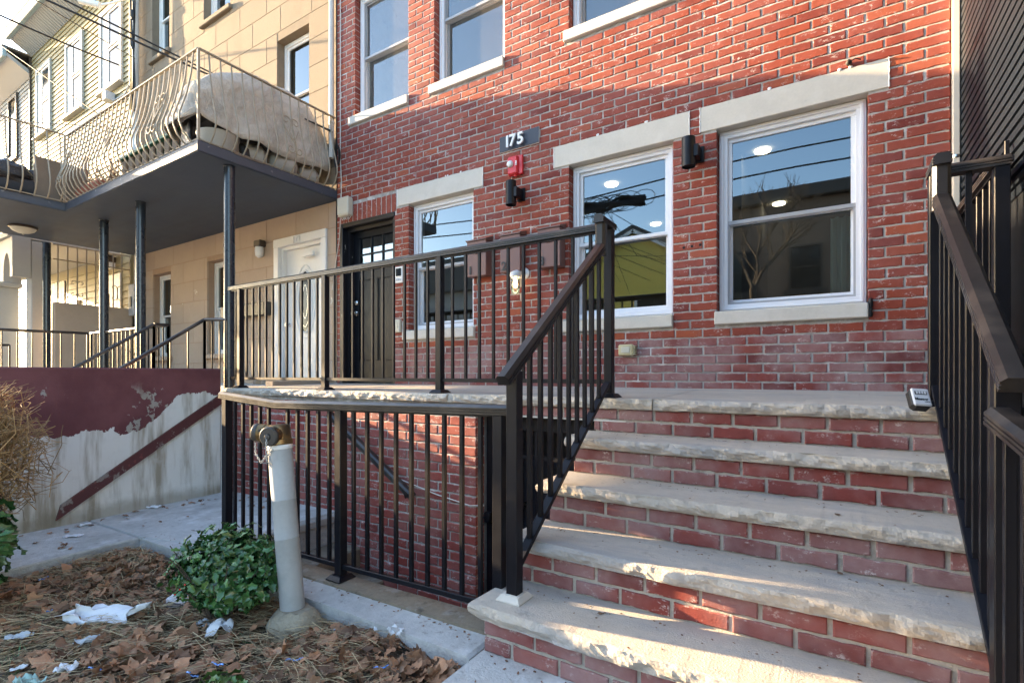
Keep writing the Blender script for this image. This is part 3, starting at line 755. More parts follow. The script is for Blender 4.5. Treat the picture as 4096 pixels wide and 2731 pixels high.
# curtain at the right of the big window, a wavy hanging sheet
mb = MB(); vs = []; nn = 24
for i in range(nn + 1):
    t = i / nn; x = -.02 + .19 * t; yv = YF + .29 + .02 * math.sin(t * 22)
    vs += [(x, yv, .40), (x, yv, 1.13), (x + .002, yv + .012, 1.13), (x + .002, yv + .012, .40)]
fs = []
for i in range(nn):
    for k in range(4): fs.append((i * 4 + k, (i + 1) * 4 + k, (i + 1) * 4 + (k + 1) % 4, i * 4 + (k + 1) % 4))
mb.add(vs, fs, smooth=True); mb.build('curtain', 'curtain', WO['bw'])
# front door
dx0, dx1, dz0, dz1 = DOOR
mb = MB()
mb.box(dx0 - .005, dx0 + .045, YF - .012, YF + .14, dz0 + .02, dz1, .004); mb.box(dx1 - .04, dx1 - .002, YF + .01, YF + .14, dz0 + .02, dz1 - .05, .004); mb.box(dx0 + .045, dx1 - .002, YF - .006, YF + .14, dz1 - .05, dz1 + .004, .004)
mb.box(dx0 + .045, dx0 + .085, YF + .07, YF + .16, dz0 + .02, dz1 - .05); mb.box(dx0 + .085, dx1 - .04, YF + .07, YF + .16, dz1 - .09, dz1 - .05)
mb.build('door_frame', 'black_peeling', house)
a, b = dx0 + .085, dx1 - .04; yd = YF + .125
DW = 0.10
mb = MB()
lx0, lx1, lz0, lz1 = a + .115, b - .095, 1.235, 1.63
p0, p1, p2, p3 = a + .10, a + (b - a) * .47, a + (b - a) * .53, b - .09
mb.box(a, b, yd, yd + .045, dz0 + .055, .16, .003); mb.box(a, b, yd + .001, yd + .045, 1.13, lz0, 0); mb.box(a, b, yd, yd + .045, lz1, dz1 - .09, .003)
mb.box(a, lx0, yd + .0005, yd + .045, lz0, lz1); mb.box(lx1, b, yd + .0005, yd + .045, lz0, lz1)
mb.box(a, p0, yd + .0005, yd + .045, .16, 1.13); mb.box(p1, p2, yd + .0005, yd + .045, .16, 1.13); mb.box(p3, b, yd + .0005, yd + .045, .16, 1.13)
door = mb.build('door', 'black_paint', house)
for q0, q1 in ((p0, p1), (p2, p3)):
    MB().box(q0, q1, yd + .014, yd + .035, .16, 1.13).build('door_panel', 'black_paint', door)
    mb = MB(); mb.ring(q0, q1, .16, 1.13, .012, yd + .006, yd + .016); mb.build('moulding', 'black_paint', door)
mb = MB()
for i in (1, 2): xx = lx0 + (lx1 - lx0) * i / 3; mb.box(xx - .009, xx + .009, yd + .003, yd + .03, lz0, lz1)
mb.box(lx0, lx1, yd + .004, yd + .03, (lz0 + lz1) / 2 - .009, (lz0 + lz1) / 2 + .009); mb.build('glazing_bar', 'black_paint', door)
for i in range(3):
    for k in range(2):
        xa = lx0 + (lx1 - lx0) * i / 3 + .009; xb = lx0 + (lx1 - lx0) * (i + 1) / 3 - .009; za = lz0 + (lz1 - lz0) * k / 2 + .009; zb = lz0 + (lz1 - lz0) * (k + 1) / 2 - .009
        mb = MB(); mb.add([(xa, yd + .018, za), (xb, yd + .018, za), (xb, yd + .018, zb), (xa, yd + .018, zb)], [(0, 1, 2, 3)]); mb.build('pane', 'door_glass', door, fixn=False)
MB().lathe([(.03, 0), (.032, .008), (.024, .016), (.016, .02), (.015, .03)], (a + .05, yd, .86), (0, -1, 0), 20).build('deadbolt', 'chrome', door)
MB().lathe([(.032, 0), (.030, .008), (.012, .012), (.012, .03), (.026, .038), (.030, .052), (.022, .066)], (a + .05, yd, .73), (0, -1, 0), 20).build('knob', 'chrome', door)
MB().box(dx0, dx1, YF - .035, YF + .14, -.155, -.105, .005).build('threshold', 'brown_metal', house)

# ================================================================== THE STOOP
R_, T_, A_, Y5 = .197, .279, .140, 2.75
stoop = thing('front_stoop', 'brick stoop with rough-edged stone treads leading up to a landing', 'steps', (-.4, 2.3, -1.117))
XL, XR = -1.235, .55
bounds = [-5.19, -3.75, -2.283, -.839, .612]
for i in range(4):
    mb = MB(); rock_stone(mb, bounds[i] + (.0025 if i else 0), bounds[i + 1] - (.0025 if i < 3 else 0), Y5, YF + .02, -A_ - .058, -A_, seed=11.0 * i, endl=(i == 0), zb=-A_ + .028)
    mb.build('landing_slab', 'tread_stone', stoop, fixn=True)
for k in (4, 3, 2, 1):
    z = -A_ - (5 - k) * R_; y = Y5 - (5 - k) * T_
    mb = MB(); rock_stone(mb, XL, XR, y, y + T_ + .06, z - .056, z, seed=3.7 * k)
    mb.build('tread', 'tread_stone', stoop)
for k in (5, 4, 3, 2, 1):
    ztop = -A_ - (5 - k) * R_ - .058; zbot = -A_ - (6 - k) * R_ if k > 1 else -1.121
    y = Y5 - (5 - k) * T_ + .036; h = (ztop - zbot) / 2
    r = layout(-1.192, XR - .02, zbot, ztop, [], pz=h, jt=.012, shift=.03 * k + (.1 if k % 2 else 0))
    mb = MB(); mb.box(-1.185, XR - .02, y + .008, y + T_ + .05, zbot - .05 if k > 1 else -1.4, ztop + .004); rs = mb.build('riser', 'mortar_dark', stoop)
    lay_bricks(r, y, y + .09, 'brick_worn', rs)
mb = MB(); mb.box(-1.18, XR - .025, 2.30, 2.795, -1.5, -.56); mb.box(-1.18, XR - .025, 1.75, 2.30, -1.5, -.96); mb.box(-.55, .6, 2.8, YF, -1.6, -.205); mb.build('core', 'mortar_dark', stoop)
# brick wall of the landing beside the areaway
YW = 2.79
r = layout(-5.178, -2.061, -1.99, -.200, [], shift=.02)
mb = MB(); mb.box(-5.17, -2.067, YW + .007, YW + .22, -2.1, -.199); bw = mb.build('areaway_wall', 'mortar', stoop)
lay_bricks(r, YW, YW + .10, 'brick_area', bw)
r = layout(-2.061, -1.19, -.268, -.200, [], shift=.05)
mb = MB(); mb.box(-2.061, -1.19, YW + .007, YW + .2, -.266, -.2); ow = mb.build('opening_header', 'mortar', stoop)
lay_bricks(r, YW, YW + .10, 'brick_worn', ow)
MB().box(-2.061, -1.0, YW - .004, YW + .2, -.276, -.2685).build('steel_lintel', 'pipe_white', stoop)
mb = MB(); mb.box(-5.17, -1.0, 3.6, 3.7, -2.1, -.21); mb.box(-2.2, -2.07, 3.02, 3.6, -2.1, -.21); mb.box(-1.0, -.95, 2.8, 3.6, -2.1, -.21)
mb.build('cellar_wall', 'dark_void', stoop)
# cellar door gate of flat bars
gate = thing('cellar_gate', 'black barred iron gate in the dark opening under the landing', 'gate', (-1.62, 2.9, -1.86))
gx0, gx1, gy = -2.035, -1.15, 2.90
mb = MB(); mb.box(gx0, gx0 + .06, gy - .02, gy + .03, -1.86, -.285, .003); mb.box(gx0 + .06, gx1, gy - .02, gy + .03, -.375, -.29, .003); mb.build('gate_frame', 'black_metal', gate)
for z in (-.55, -1.03, -1.45): MB().box(gx0 + .06, gx1, gy - .012, gy + .012, z - .013, z + .013).build('crossbar', 'black_metal', gate)
for i in range(7): MB().box(gx0 + .15 + i * .115, gx0 + .168 + i * .115, gy - .009, gy + .009, -1.86, -.375).build('bar', 'black_metal', gate)
mb = MB(); mb.box(gx0 + .005, gx0 + .05, gy - .06, gy - .02, -1.02, -.95, .004); mb.tube([(gx0 + .03, gy - .05, -.985), (gx0 - .04, gy - .07, -.985)], .006, 6); mb.build('latch', 'black_metal', gate)
cd = thing('cellar_door', 'dark navy cellar door standing behind the barred gate', 'door', (-1.5, 3.3, -1.86))
MB().box(-2.06, -1.05, 3.34, 3.38, -1.86, -.4, .004).build('leaf', 'plate_navy', cd)
MB().lathe([(.028, 0), (.012, .01), (.012, .03), (.028, .045), (.02, .06)], (-1.98, 3.34, -1.0), (0, -1, 0), 14).build('knob', 'chrome', cd)

# ================================================================== RAILINGS
XS = -1.114
lr = thing('landing_railing', 'black metal railing along the front edge of the landing', 'railing', (-3.1, 2.82, -.14))
yr = 2.825
px_ = [-4.985, -4.05, -2.93, XS - .03]
posts = [onY(962, 1540, yr).x, onY(1301.5, 1548, yr).x, onY(1759.5, 1562, yr).x, XS]
for i, x in enumerate(posts): rail_post(lr, x, yr, -.139, .845, .05)
counts = [0, 9, 10, 14]
for i in range(3):
    L = posts[i + 1] - posts[i]; n = max(1, round(L / .113) - 1)
    rail_run(lr, (posts[i], yr), (posts[i + 1], yr), .843, .843, -.045, -.045, n, cap=False)
rail_run(lr, (-5.16, yr), (posts[0], yr), .843, .843, -.045, -.045, 1, cap=False)
mb = MB(); mb.sweep(CAP, (-5.19, yr, .845), (XS - .03, yr, .845)); mb.build('top_rail', 'black_metal_cap', lr)

def stair_rail(root, X, lower=True, plate='limestone'):
    yt, zt, yb, zb = 2.69, .69, 1.70, -.045
    sl = (zt - zb) / (yt - yb)
    rail_post(root, X, 1.777, -A_ - 4 * R_ + .001, zb + sl * (1.777 - yb) + .0, .052, platemat=plate)
    mb = MB(); mb.sweep(CAP, (X, yb, zb), (X, yt + .01, zt + .01 * sl)); mb.build('hand_rail', 'black_metal_cap', root)
    mb = MB(); mb.sweep(CAP, (X, yt + .030, zt - .02), (X, yt + .030, .884), up=(0, -1, 0)); mb.build('gooseneck', 'black_metal_cap', root)
    b0, b1 = -.79, -.055
    A3 = lambda y, z: Vector((X, y, z))
    y0, y1 = 1.80, 2.79
    fb = lambda y: -.795 + (y - y0) * ((-.055 + .795) / (y1 - y0))
    ft = lambda y: zb + sl * (y - yb)
    MB().bar(A3(y0, fb(y0)), A3(y1, fb(y1)), .040, .022, ch=.002).build('bottom_rail', 'black_metal', root)
    n = 9
    for i in range(n):
        y = y0 + (y1 - y0 - .03) * (i + 1) / (n + 1) + .005
        top = ft(y) if y < yt else .85
        MB().bar(A3(y, fb(y) + .008), A3(y, top + .004), .020, .020, up=(0, 1, 0), ch=.0015).build('picket', 'black_metal', root, fixn=False)
sl_ = thing('stair_railing', 'black stair railing on the left side of the stone steps', 'railing', (XS, 2.2, -.93), 'stair railings')
stair_rail(sl_, XS)
mb = MB(); mb.sweep(CAP, (XS, 2.66, .85), (XS, 2.87, .85)); mb.build('top_cap', 'black_metal_cap', sl_)
sr_ = thing('stair_railing', 'black stair railing on the right with a key lock box hanging from it', 'railing', (.37, 2.2, -.93), 'stair railings')
XR_ = .372
stair_rail(sr_, XR_, plate='black_metal')
rail_post(sr_, XR_, yr, -.139, .85, .05)
mb = MB(); mb.sweep(CAP, (XR_ - .0, 2.66, .85), (XR_, 2.86, .85)); mb.build('top_cap', 'black_metal_cap', sr_)
mb = MB(); mb.sweep(CAP, (.345, 1.70, -.125), (.375, .55, -.31)); mb.build('hand_rail', 'black_metal_cap', sr_)
for i in range(8):
    y = 1.62 - i * .12
    MB().bar((.347 + i * .003, y, -1.03 if i else -1.115), (.347 + i * .003, y, -.12 - i * .0193), .022, .022, up=(0, 1, 0), ch=.0015).build('picket', 'black_metal', sr_, fixn=False)
MB().bar((.347, 1.70, -1.02), (.372, .62, -1.04), .026, .026).build('bottom_rail', 'black_metal', sr_)
rs_ = thing('return_railing', 'black railing closing the right end of the landing', 'railing', (.58, 3.3, -.12))
mb = MB(); mb.sweep(CAP, (XR_ + .03, yr, .845), (.605, yr, .845)); mb.build('top_rail', 'black_metal_cap', rs_)
rail_post(rs_, .578, yr, -.139, .845, .05)
MB().bar((.478, yr, -.05), (.478, yr, .85), .02, .02, up=(1, 0, 0)).build('picket', 'black_metal', rs_)
MB().bar((XR_ + .025, yr, -.045), (.553, yr, -.045), .026, .026).build('bottom_rail', 'black_metal', rs_)
rail_run(rs_, (.578, yr + .028), (.578, 4.02), .845, .845, -.045, -.045, 9)
rail_post(rs_, .578, 4.035, -.118, .845, .045, plate=False)

ar = thing('areaway_railing', 'low black railing guarding the sunken areaway beside the standpipe', 'railing', (-2.2, 1.85, -1.1))
ya = 1.85
P_ = [(-3.43, -.165), (-2.86, -.205), (-1.19, -.178)]
zf = lambda x: zg(x) + .018
rail_post(ar, -3.43, ya, zf(-3.43), P_[0][1], .05); rail_post(ar, -2.285, ya, zf(-2.285), -.197, .05); rail_post(ar, -1.235, ya, zf(-1.235), P_[2][1], .05, plate=False)
mb = MB(); mb.sweep(CAP, (-3.49, ya, P_[0][1] + .003), (-2.86, ya, P_[1][1])); mb.build('top_rail', 'black_metal_cap', ar)
mb = MB(); mb.sweep(CAP, (-2.86, ya, P_[1][1]), (-1.165, ya, P_[2][1])); mb.build('top_rail', 'black_metal_cap', ar)
rail_run(ar, (-3.43, ya), (-2.86, ya), P_[0][1], P_[1][1], -1.065, -1.06, 5, cap=False)
rail_run(ar, (-2.86, ya), (-2.285, ya), P_[1][1], -.197, -1.06, -1.05, 5, cap=False)
rail_run(ar, (-2.285, ya), (-1.235, ya), -.197, P_[2][1], -1.05, -1.02, 9, cap=False)
wh = thing('wall_handrail', 'dark sloping handrail fixed to the areaway brick wall', 'handrail', (-3.0, 2.72, -.85))
mb = MB(); mb.sweep(CAP, (-3.50, 2.715, -.345), (-2.585, 2.715, -.90)); mb.build('rail', 'black_metal_cap', wh)
for x, z in ((-3.35, -.44), (-2.66, -.86)):
    mb = MB(); mb.tube([(x, 2.79, z - .04), (x, 2.735, z - .05), (x, 2.715, z)], .007, 8); mb.build('bracket', 'black_metal', wh)
MB().tube([(-3.52, 2.78, -.36), (-3.1, 2.775, -.60), (-2.75, 2.77, -.79), (-2.4, 2.775, -.86), (-2.1, 2.778, -.90), (-2.0, 2.80, -.89)], .004, 6).build('white_cable', 'cable_white', None, 'thin white cable sagging along the areaway brick wall', 'cable')


# ================================================================== FITTINGS ON THE BRICK FACADE
hn = thing('house_number_sign', 'navy house number plate reading 175 in white digits', 'sign', (-2.497, 4.06, 2.12))
MB().box(-2.711, -2.283, YF - .016, YF - .002, 2.12, 2.265, .002).build('plate', 'plate_navy', hn)
mb = MB(); mb.ring(-2.714, -2.280, 2.117, 2.268, .006, YF - .012, YF - .001); mb.build('edge', 'white_paint', hn)
xo = -2.617
for ch in '175':
    t = text_mb(ch, .150, (xo, YF - .034, 2.143), depth=.014, bold=.0035)
    xs = [v[0] for v in t.v]; w = max(xs) - min(xs); t.v = [(v[0] - min(xs) + xo, v[1], v[2]) for v in t.v]
    t.build('digit', 'digit_white', hn); xo += w + .012
fa = thing('fire_alarm_strobe', 'red fire alarm strobe on the brick wall under the number plate', 'alarm', (-2.515, 4.03, 1.86))
MB().box(-2.60, -2.49, YF - .055, YF - .002, 1.87, 2.04, .012).build('housing', 'alarm_red', fa)
MB().box(-2.60, -2.445, YF - .030, YF - .0025, 1.865, 2.045, .008).build('back_box', 'alarm_red', fa)
MB().lathe([(.034, 0), (.034, .006), (.026, .02), (.01, .026)], (-2.565, YF - .055, 1.965), (0, -1, 0), 16).build('strobe_lens', 'lens_clear', fa)
t = text_mb('FIRE', .024, (-2.508, YF - .058, 1.985), ux=(0, 0, -1), uy=(1, 0, 0), depth=.002, bold=.0008); t.build('lettering', 'digit_white', fa)
MB().lathe([(.016, 0), (.014, .012)], (-2.52, YF - .035, 1.858), (0, 0, -1), 12).build('sounder', 'alarm_red', fa)

def wall_cylinder(x, z, label):
    r = thing('wall_light', label, 'lamp', (x, YF - .09, z - .11), 'black cylinder wall lights')
    yc = YF - .105
    mb = MB(); n = 24
    pr_ = [(.046, -.11), (.050, -.11), (.050, .108), (.048, .11), (.0, .11)]
    mb.lathe([(.044, -.095), (.046, -.11), (.050, -.11), (.050, .108), (.048, .11), (.002, .11)], (x, yc, z), n=n); mb.build('shade', 'black_metal', r)
    MB().box(x + .035, x + .075, yc - .025, YF - .018, z - .045, z + .045, .003).build('arm', 'black_metal', r)
    MB().box(x + .012, x + .095, YF - .020, YF - .001, z - .06, z + .06, .003).build('back_plate', 'black_metal', r)
p = onY(2044, 773, YF - .105); wall_cylinder(p.x, p.z, 'black cylinder wall light right of the first window, below the fire alarm')
p = onY(2754, 610, YF - .105); wall_cylinder(p.x, p.z, 'black cylinder wall light on the brick between the two right windows')

def mailbox(x0, x1, num, label):
    r = thing('mailbox', label, 'mailbox', ((x0 + x1) / 2, 3.97, .94), 'brown wall mailboxes')
    MB().box(x0, x1, 3.962, YF - .002, .945, 1.285, .004).build('box', 'mailbox_brown', r)
    mb = MB(); mb.prism([(0, 0), (.118, .0), (.118, .05), (0, .012)], (x0 - .006, 3.950, 1.287), (0, 1, 0), (0, 0, 1), (x1 - x0 + .012, 0, 0)); mb.build('lid', 'mailbox_brown', r)
    t = text_mb(num, .115, (x0 + .018, 3.957, .965), depth=.004, bold=.002); t.build('digit', 'digit_black', r)
    MB().box((x0 + x1) / 2 - .02, (x0 + x1) / 2 + .02, 3.952, 3.961, 1.16, 1.175).build('slot_tab', 'chrome', r)
mailbox(-3.035, -2.806, '1', 'brown mailbox numbered 1, leftmost beside the window')
mailbox(-2.645, -2.425, '2', 'brown mailbox numbered 2 above the lit caged lamp')
mailbox(-2.242, -2.016, '3', 'brown mailbox numbered 3, nearest the middle window')

cl = thing('caged_lamp', 'lit caged jar lamp on the brick wall under the mailboxes', 'lamp', (-2.47, 3.95, .72))
cxl, cyl = -2.47, 3.955
MB().lathe([(.055, 0), (.055, .01), (.03, .022), (.025, .05)], (cxl + .03, YF - .001, .935), (0, -1, 0), 20).build('mount', 'white_paint', cl)
MB().tube([(cxl + .03, YF - .045, .935), (cxl + .012, cyl + .02, .935), (cxl, cyl, .925)], .024, 12).build('elbow', 'white_paint', cl)
MB().lathe([(.020, .945), (.047, .93), (.050, .90), (.046, .888), (.02, .888)], (cxl, cyl, 0), n=20).build('cap', 'white_paint', cl)
MB().lathe([(.040, .888), (.042, .85), (.041, .79), (.034, .755), (.018, .738), (.004, .734)], (cxl, cyl, 0), n=20).build('glass', 'lamp_glass', cl)
MB().lathe([(.012, .885), (.018, .86), (.025, .825), (.020, .795), (.004, .785)], (cxl, cyl, 0), n=14).build('bulb', 'bulb', cl)
mb = MB()
for k in range(8):
    a = k * math.pi / 4 + .2
    mb.tube([(cxl + math.cos(a) * r, cyl + math.sin(a) * r, z) for r, z in ((.046, .889), (.047, .84), (.045, .785), (.034, .745), (.004, .727))], .0022, 5)
for r, z in ((.047, .85), (.0465, .805), (.037, .752)):
    mb.tube([(cxl + math.cos(i * math.pi / 12) * r, cyl + math.sin(i * math.pi / 12) * r, z) for i in range(25)], .0022, 5)
mb.build('cage', 'galv', cl)

vt = thing('vent_box', 'small yellowed plastic vent cover low on the brick wall', 'vent', (-1.44, 4.04, .148))
MB().box(-1.51, -1.385, YF - .045, YF - .001, .15, .243, .01).build('cover', 'vent_plastic', vt)
MB().box(-1.485, -1.41, YF - .051, YF - .044, .172, .222, .003).build('label_plate', 'beige_plastic', vt)
for i in range(5): MB().box(-1.387, -1.365, YF - .04, YF - .004, .158 + i * .016, .166 + i * .016).build('fin', 'vent_plastic', vt)
ic = thing('intercom', 'white intercom panel with dark screen beside the black door', 'intercom', (-4.04, 4.06, 1.0))
MB().box(-4.10, -3.985, YF - .022, YF - .001, 1.0, 1.18, .005).build('panel', 'white_paint', ic)
MB().box(-4.083, -4.005, YF - .025, YF - .021, 1.075, 1.16, 0).build('screen', 'dark_glass', ic)
for i in range(3): MB().box(-4.078 + i * .026, -4.062 + i * .026, YF - .026, YF - .021, 1.025, 1.045).build('button', 'paper_grey', ic)
bb = thing('outlet_cover', 'small beige outlet cover low beside the black door', 'outlet', (-4.04, 4.04, .45))
MB().box(-4.11, -4.01, YF - .04, YF - .001, .455, .60, .008).build('cover', 'beige_plastic', bb)
MB().box(-4.085, -4.035, YF - .045, YF - .039, .50, .56, .003).build('flap', 'beige_plastic', bb)
mb = MB(); mb.tube([(-3.995, YF - .004, .46 + i * .015 ) for i in range(9)], [.006 + .004 * NZ(i, 1, 1) for i in range(9)], 6); mb.build('sealant', 'caulk', bb)
ub = thing('cable_box', 'grey-beige cable junction box above the black door corner', 'box', (-4.9, 4.0, 1.84))
MB().box(-4.985, -4.80, YF - .085, YF - .002, 1.865, 2.08, .012).build('case', 'beige_plastic', ub)
MB().box(-4.99, -4.795, YF - .09, YF - .06, 1.88, 2.085, .01).build('cover', 'beige_plastic', ub)
mb = MB()
for i in range(4):
    x = -4.965 + i * .04; mb.tube([(x, YF - .04, 1.87), (x + U(-.02, .02), YF - .05, 1.84), (x + .02, YF - .045, 1.825), (x + .035, YF - .03, 1.86)], .004, 6)
mb.build('wires', 'cable_white', ub)
MB().tube([(-4.965, YF - .05, 1.87), (-5.02, YF - .03, 1.6), (-5.12, YF - .02, 1.25), (-5.16, YF - .02, 1.02)], .004, 6).build('hanging_wire', 'cable_white', None, 'thin white wire hanging from the cable box past the door', 'wire')
MB().tube([(-5.02, YF - .012, 7.4), (-5.018, YF - .012, 5), (-5.02, YF - .012, 3.4), (-5.02, YF - .012, 2.6), (-4.99, YF - .02, 2.3), (-4.985, YF - .03, 2.08)], .006, 6).build('facade_cable', 'cable_white', None, 'thin pale cable running down the left edge of the brick facade', 'cable')
mb = MB()
for k in range(5):
    mb.tube([(-5.04 + .04 * math.cos(t * .45 + k) , YF - .03 - k * .006, 2.62 + (.10 + .012 * k) * math.sin(t * .45 + k)) for t in range(15)], .0055, 6)
mb.build('cable_coil', 'cable_black', None, 'loop of black cable hanging at the brick and tan house corner', 'cable')
tp = thing('corner_pipe', 'beige conduit pipe running up the right corner of the brick facade', 'pipe', (.64, 4.05, -.1))
MB().box(.612, .646, YF - .03, YF + .25, .05, 7.6, .004).build('casing', 'trim_beige', tp)
MB().lathe([(.022, -.01), (.024, 0), (.022, .01)], (.629, YF - .012, 1.32), n=16).build('clamp', 'chrome', tp)
sy = thing('sill_patch', 'lump of black sealant at the right end of the big window sill', 'sealant', (.20, 4.06, .37))
mb = MB(); mb.tube([(.203 + .012 * NZ(i * 1.1, 2, 2), YF - .008, .375 + i * .012) for i in range(11)], [.010 + .009 * abs(NZ(i * .8, 7, 1)) for i in range(11)], 8); mb.build('blob', 'cable_black', sy)
for q in range(3):
    MB().lathe([(.011, -.001), (.009, .004)], (-.99 + q * .062, YF - .001, .985 + .003 * q), (0, -1, 0), 10).build('anchor_hole', 'dark_void', house)
mb = MB(); mb.lathe([(.012, 0), (.02, .02), (.008, .04)], (.085, YF - .004, 2.062), (0, -1, .3), 10); mb.tube([(.085, YF - .03, 2.06), (.12, YF - .05, 2.07), (.15, YF - .03, 2.062)], .004, 5)
mb.build('cable_anchor', 'cable_black', None, 'small black cable anchor on top of the right lintel', 'anchor')

# ================================================================== KEY LOCK BOX
p = onY(3688, 1600, 2.70)
lb = thing('key_lock_box', 'silver and black key lock box hanging from the right stair railing', 'lock box', (p.x, 2.70, p.z - .06))
lx, ly, lz = p.x - .012, 2.70, p.z
ax = Vector((.94, .30, -.06)).normalized(); azz = Vector((.42, .62, .66)); azz = (azz - ax * (ax.dot(azz) - .22)).normalized(); ayy = azz.cross(ax).normalized(); azz = ax.cross(ayy)
ctr = Vector((lx, ly, lz))
# (drawn at full size, then shrunk about its middle)
MB().obox(ctr, ax, ayy, azz, .044, .032, .058, .016).build('body', 'rubber', lb)
MB().obox(ctr - ayy * .029, ax, ayy, azz, .040, .007, .052, .006).build('cover', 'lockbox_silver', lb)
MB().obox(ctr - ayy * .0345 + azz * .022, ax, ayy, azz, .028, .003, .011, .002).build('dial_window', 'rubber', lb)
for i in range(4): MB().obox(ctr - ayy * .038 + azz * .022 + ax * (-.018 + .012 * i), ax, ayy, azz, .004, .002, .007).build('dial', 'lockbox_silver', lb)
t = text_mb('Master', .021, ctr - ayy * .0362 - azz * .022 - ax * .033, ux=ax, uy=azz, depth=.001, bold=.0007); t.build('lettering', 'digit_black', lb)
t = text_mb('LOCK', .009, ctr - ayy * .0362 - azz * .034 + ax * .008, ux=ax, uy=azz, depth=.001, bold=.0002); t.build('small_lettering', 'digit_black', lb)
mb = MB(); mb.tube([ctr + azz * .05 - ax * .025, ctr + azz * .066 - ax * .018 + ayy * .01, ctr + azz * .074 + ax * .01 + ayy * .015, ctr + azz * .066 + ax * .035 + ayy * .01, ctr + azz * .05 + ax * .03], .006, 8); mb.build('shackle', 'rubber', lb)

for o in lb.children:
    o.location = (o.location + lb.location - ctr) * .8 + ctr - lb.location; o.scale = (.8, .8, .8)

# ================================================================== TAN HOUSE (left neighbour)
tan = thing('tan_house', 'tan stucco row house scored into blocks, brown below its balcony', 'house', (-7.8, 4.3, -.12))
YT = YF + .035
TW = {'right': (-6.375, -5.690, 3.02, 4.50), 'far': (-10.02, -9.40, 5.44, 6.9), 'mid': (-8.29, -7.54, 5.44, 6.9), 'low_near': (-8.19, -7.42, .30, 1.73), 'low_far': (-10.0, -9.35, .29, 1.71)}
TD = (-6.404, -5.348, -.16, 1.79)
BD = (-8.6, -7.3, 2.2, 4.25)
th = [TW[k] for k in TW] + [TD, BD]
top = layout(-10.58, -5.112, 2.20, 7.6, th, px=.66, pz=.345, jt=.007, minw=.08)
bot = layout(-10.58, -5.112, -.16, 2.13, th, px=.66, pz=.327, jt=.007, minw=.08)
for rr, mt in ((top, 'tan_stucco'), (bot, 'brown_stucco')):
    for xa, xb, za, zb in rr:
        mb = MB(); mb.box(xa, xb, YT + .002, YT + .03, za, zb, .0035, rnd=U(0, 1)); mb.build('block', mt, tan, fixn=False)
mb = MB(); wall_sheet(mb, -10.59, -5.105, 2.165, 7.65, YT + .006, [h for h in th if h[3] > 2.3], .24); mb.build('wall', 'tan_joint', tan, fixn=False)
mb = MB(); wall_sheet(mb, -10.59, -5.105, -.3, 2.165, YT + .0045, [h for h in th if h[3] < 2.3], .24); mb.build('painted_wall', 'brown_joint', tan, fixn=False)
mb = MB(); mb.box(-10.59, -5.105, YT + .25, 12, 7.4, 7.65); mb.box(-10.59, -10.4, YT + .25, 12, -.3, 7.4); mb.box(-10.4, -5.2, 6.5, 6.6, -.3, 7.4); mb.box(-10.4, -5.2, YT + .25, 6.5, 2.3, 2.5); mb.build('shell', 'room_wall', tan)
mb = MB(); mb.box(-5.112, -5.096, YF - .004, YF + .3, -.1, 7.6); mb.build('corner_strip', 'black_peeling', tan)

def simple_window(parent, x0, x1, z0, z1, y, frame='white_paint', sill=True, sillmat='tan_stucco', w=.05, wide=0.0):
    mb = MB(); mb.ring(x0 + .004 - wide, x1 - .004 + wide, z0 + .003, z1 - .003 + wide, w + wide, y, y + .07); wn_ = mb.build('window', frame, parent)
    zm = (z0 + z1) / 2; a, b = x0 + w, x1 - w
    mb = MB(); mb.ring(a, b, zm - .015, z1 - w, .03, y + .02, y + .045); mb.build('upper_sash', frame, wn_)
    mb = MB(); mb.ring(a, b, z0 + w, zm + .02, .03, y + .047, y + .07); mb.build('lower_sash', frame, wn_)
    for yy, za, zb in ((y + .032, zm + .01, z1 - w - .02), (y + .058, z0 + w + .02, zm - .01)):
        mb = MB(); mb.add([(a + .02, yy, za), (b - .02, yy, za), (b - .02, yy, zb), (a + .02, yy, zb)], [(0, 1, 2, 3)]); mb.build('pane', 'window_glass', wn_, fixn=False)
    if sill: MB().box(x0 - .06, x1 + .06, y - .16, y + .02, z0 - .07, z0 + .002, .01).build('sill', sillmat, wn_)
    return wn_
for k in TW:
    simple_window(tan, *TW[k], YT + .11, sillmat='brown_stucco' if 'low' in k else 'tan_stucco')
nb = MB(); nb.box(-7.86, -7.70, YT + .135, YT + .137, 1.12, 1.28); nb.build('paper_notice', 'vent_plastic', tan)
# balcony door opening, dark inside
mb = MB(); mb.ring(-8.55, -7.35, 2.2, 4.22, .06, YT + .10, YT + .16); bd = mb.build('balcony_door', 'white_paint', tan)
MB().box(-8.49, -7.41, YT + .13, YT + .15, 2.26, 4.16).build('leaf', 'dark_glass', bd)
# white entrance door with an oval light
x0, x1, z0, z1 = TD
mb = MB(); mb.box(x0 - .02, x0 + .085, YT - .022, YT + .10, z0 + .02, z1 - .09, .006); mb.box(x1 - .085, x1 + .02, YT - .022, YT + .10, z0 + .02, z1 - .09, .006); mb.box(x0 - .02, x1 + .02, YT - .026, YT + .10, z1 - .09, z1 + .02, .006)
mb.box(x0 + .085, x0 + .125, YT + .03, YT + .12, z0 + .02, z1 - .13); mb.box(x1 - .125, x1 - .085, YT + .03, YT + .12, z0 + .02, z1 - .13); mb.box(x0 + .085, x1 - .085, YT + .03, YT + .12, z1 - .13, z1 - .09)
mb.build('door_frame', 'white_paint', tan)
a, b, yd = x0 + .125, x1 - .125, YT + .085
cxo = (a + b) / 2
MB().box(a, b, yd, yd + .04, z0 + .06, z1 - .13, .003).build('entrance_door', 'white_paint', tan)
dr = [o for o in tan.children if o.name.startswith('entrance_door')][0]
def ell(rx, rz, zc, n=36): return [(cxo + rx * math.cos(2 * math.pi * i / n), zc + rz * math.sin(2 * math.pi * i / n)) for i in range(n)]
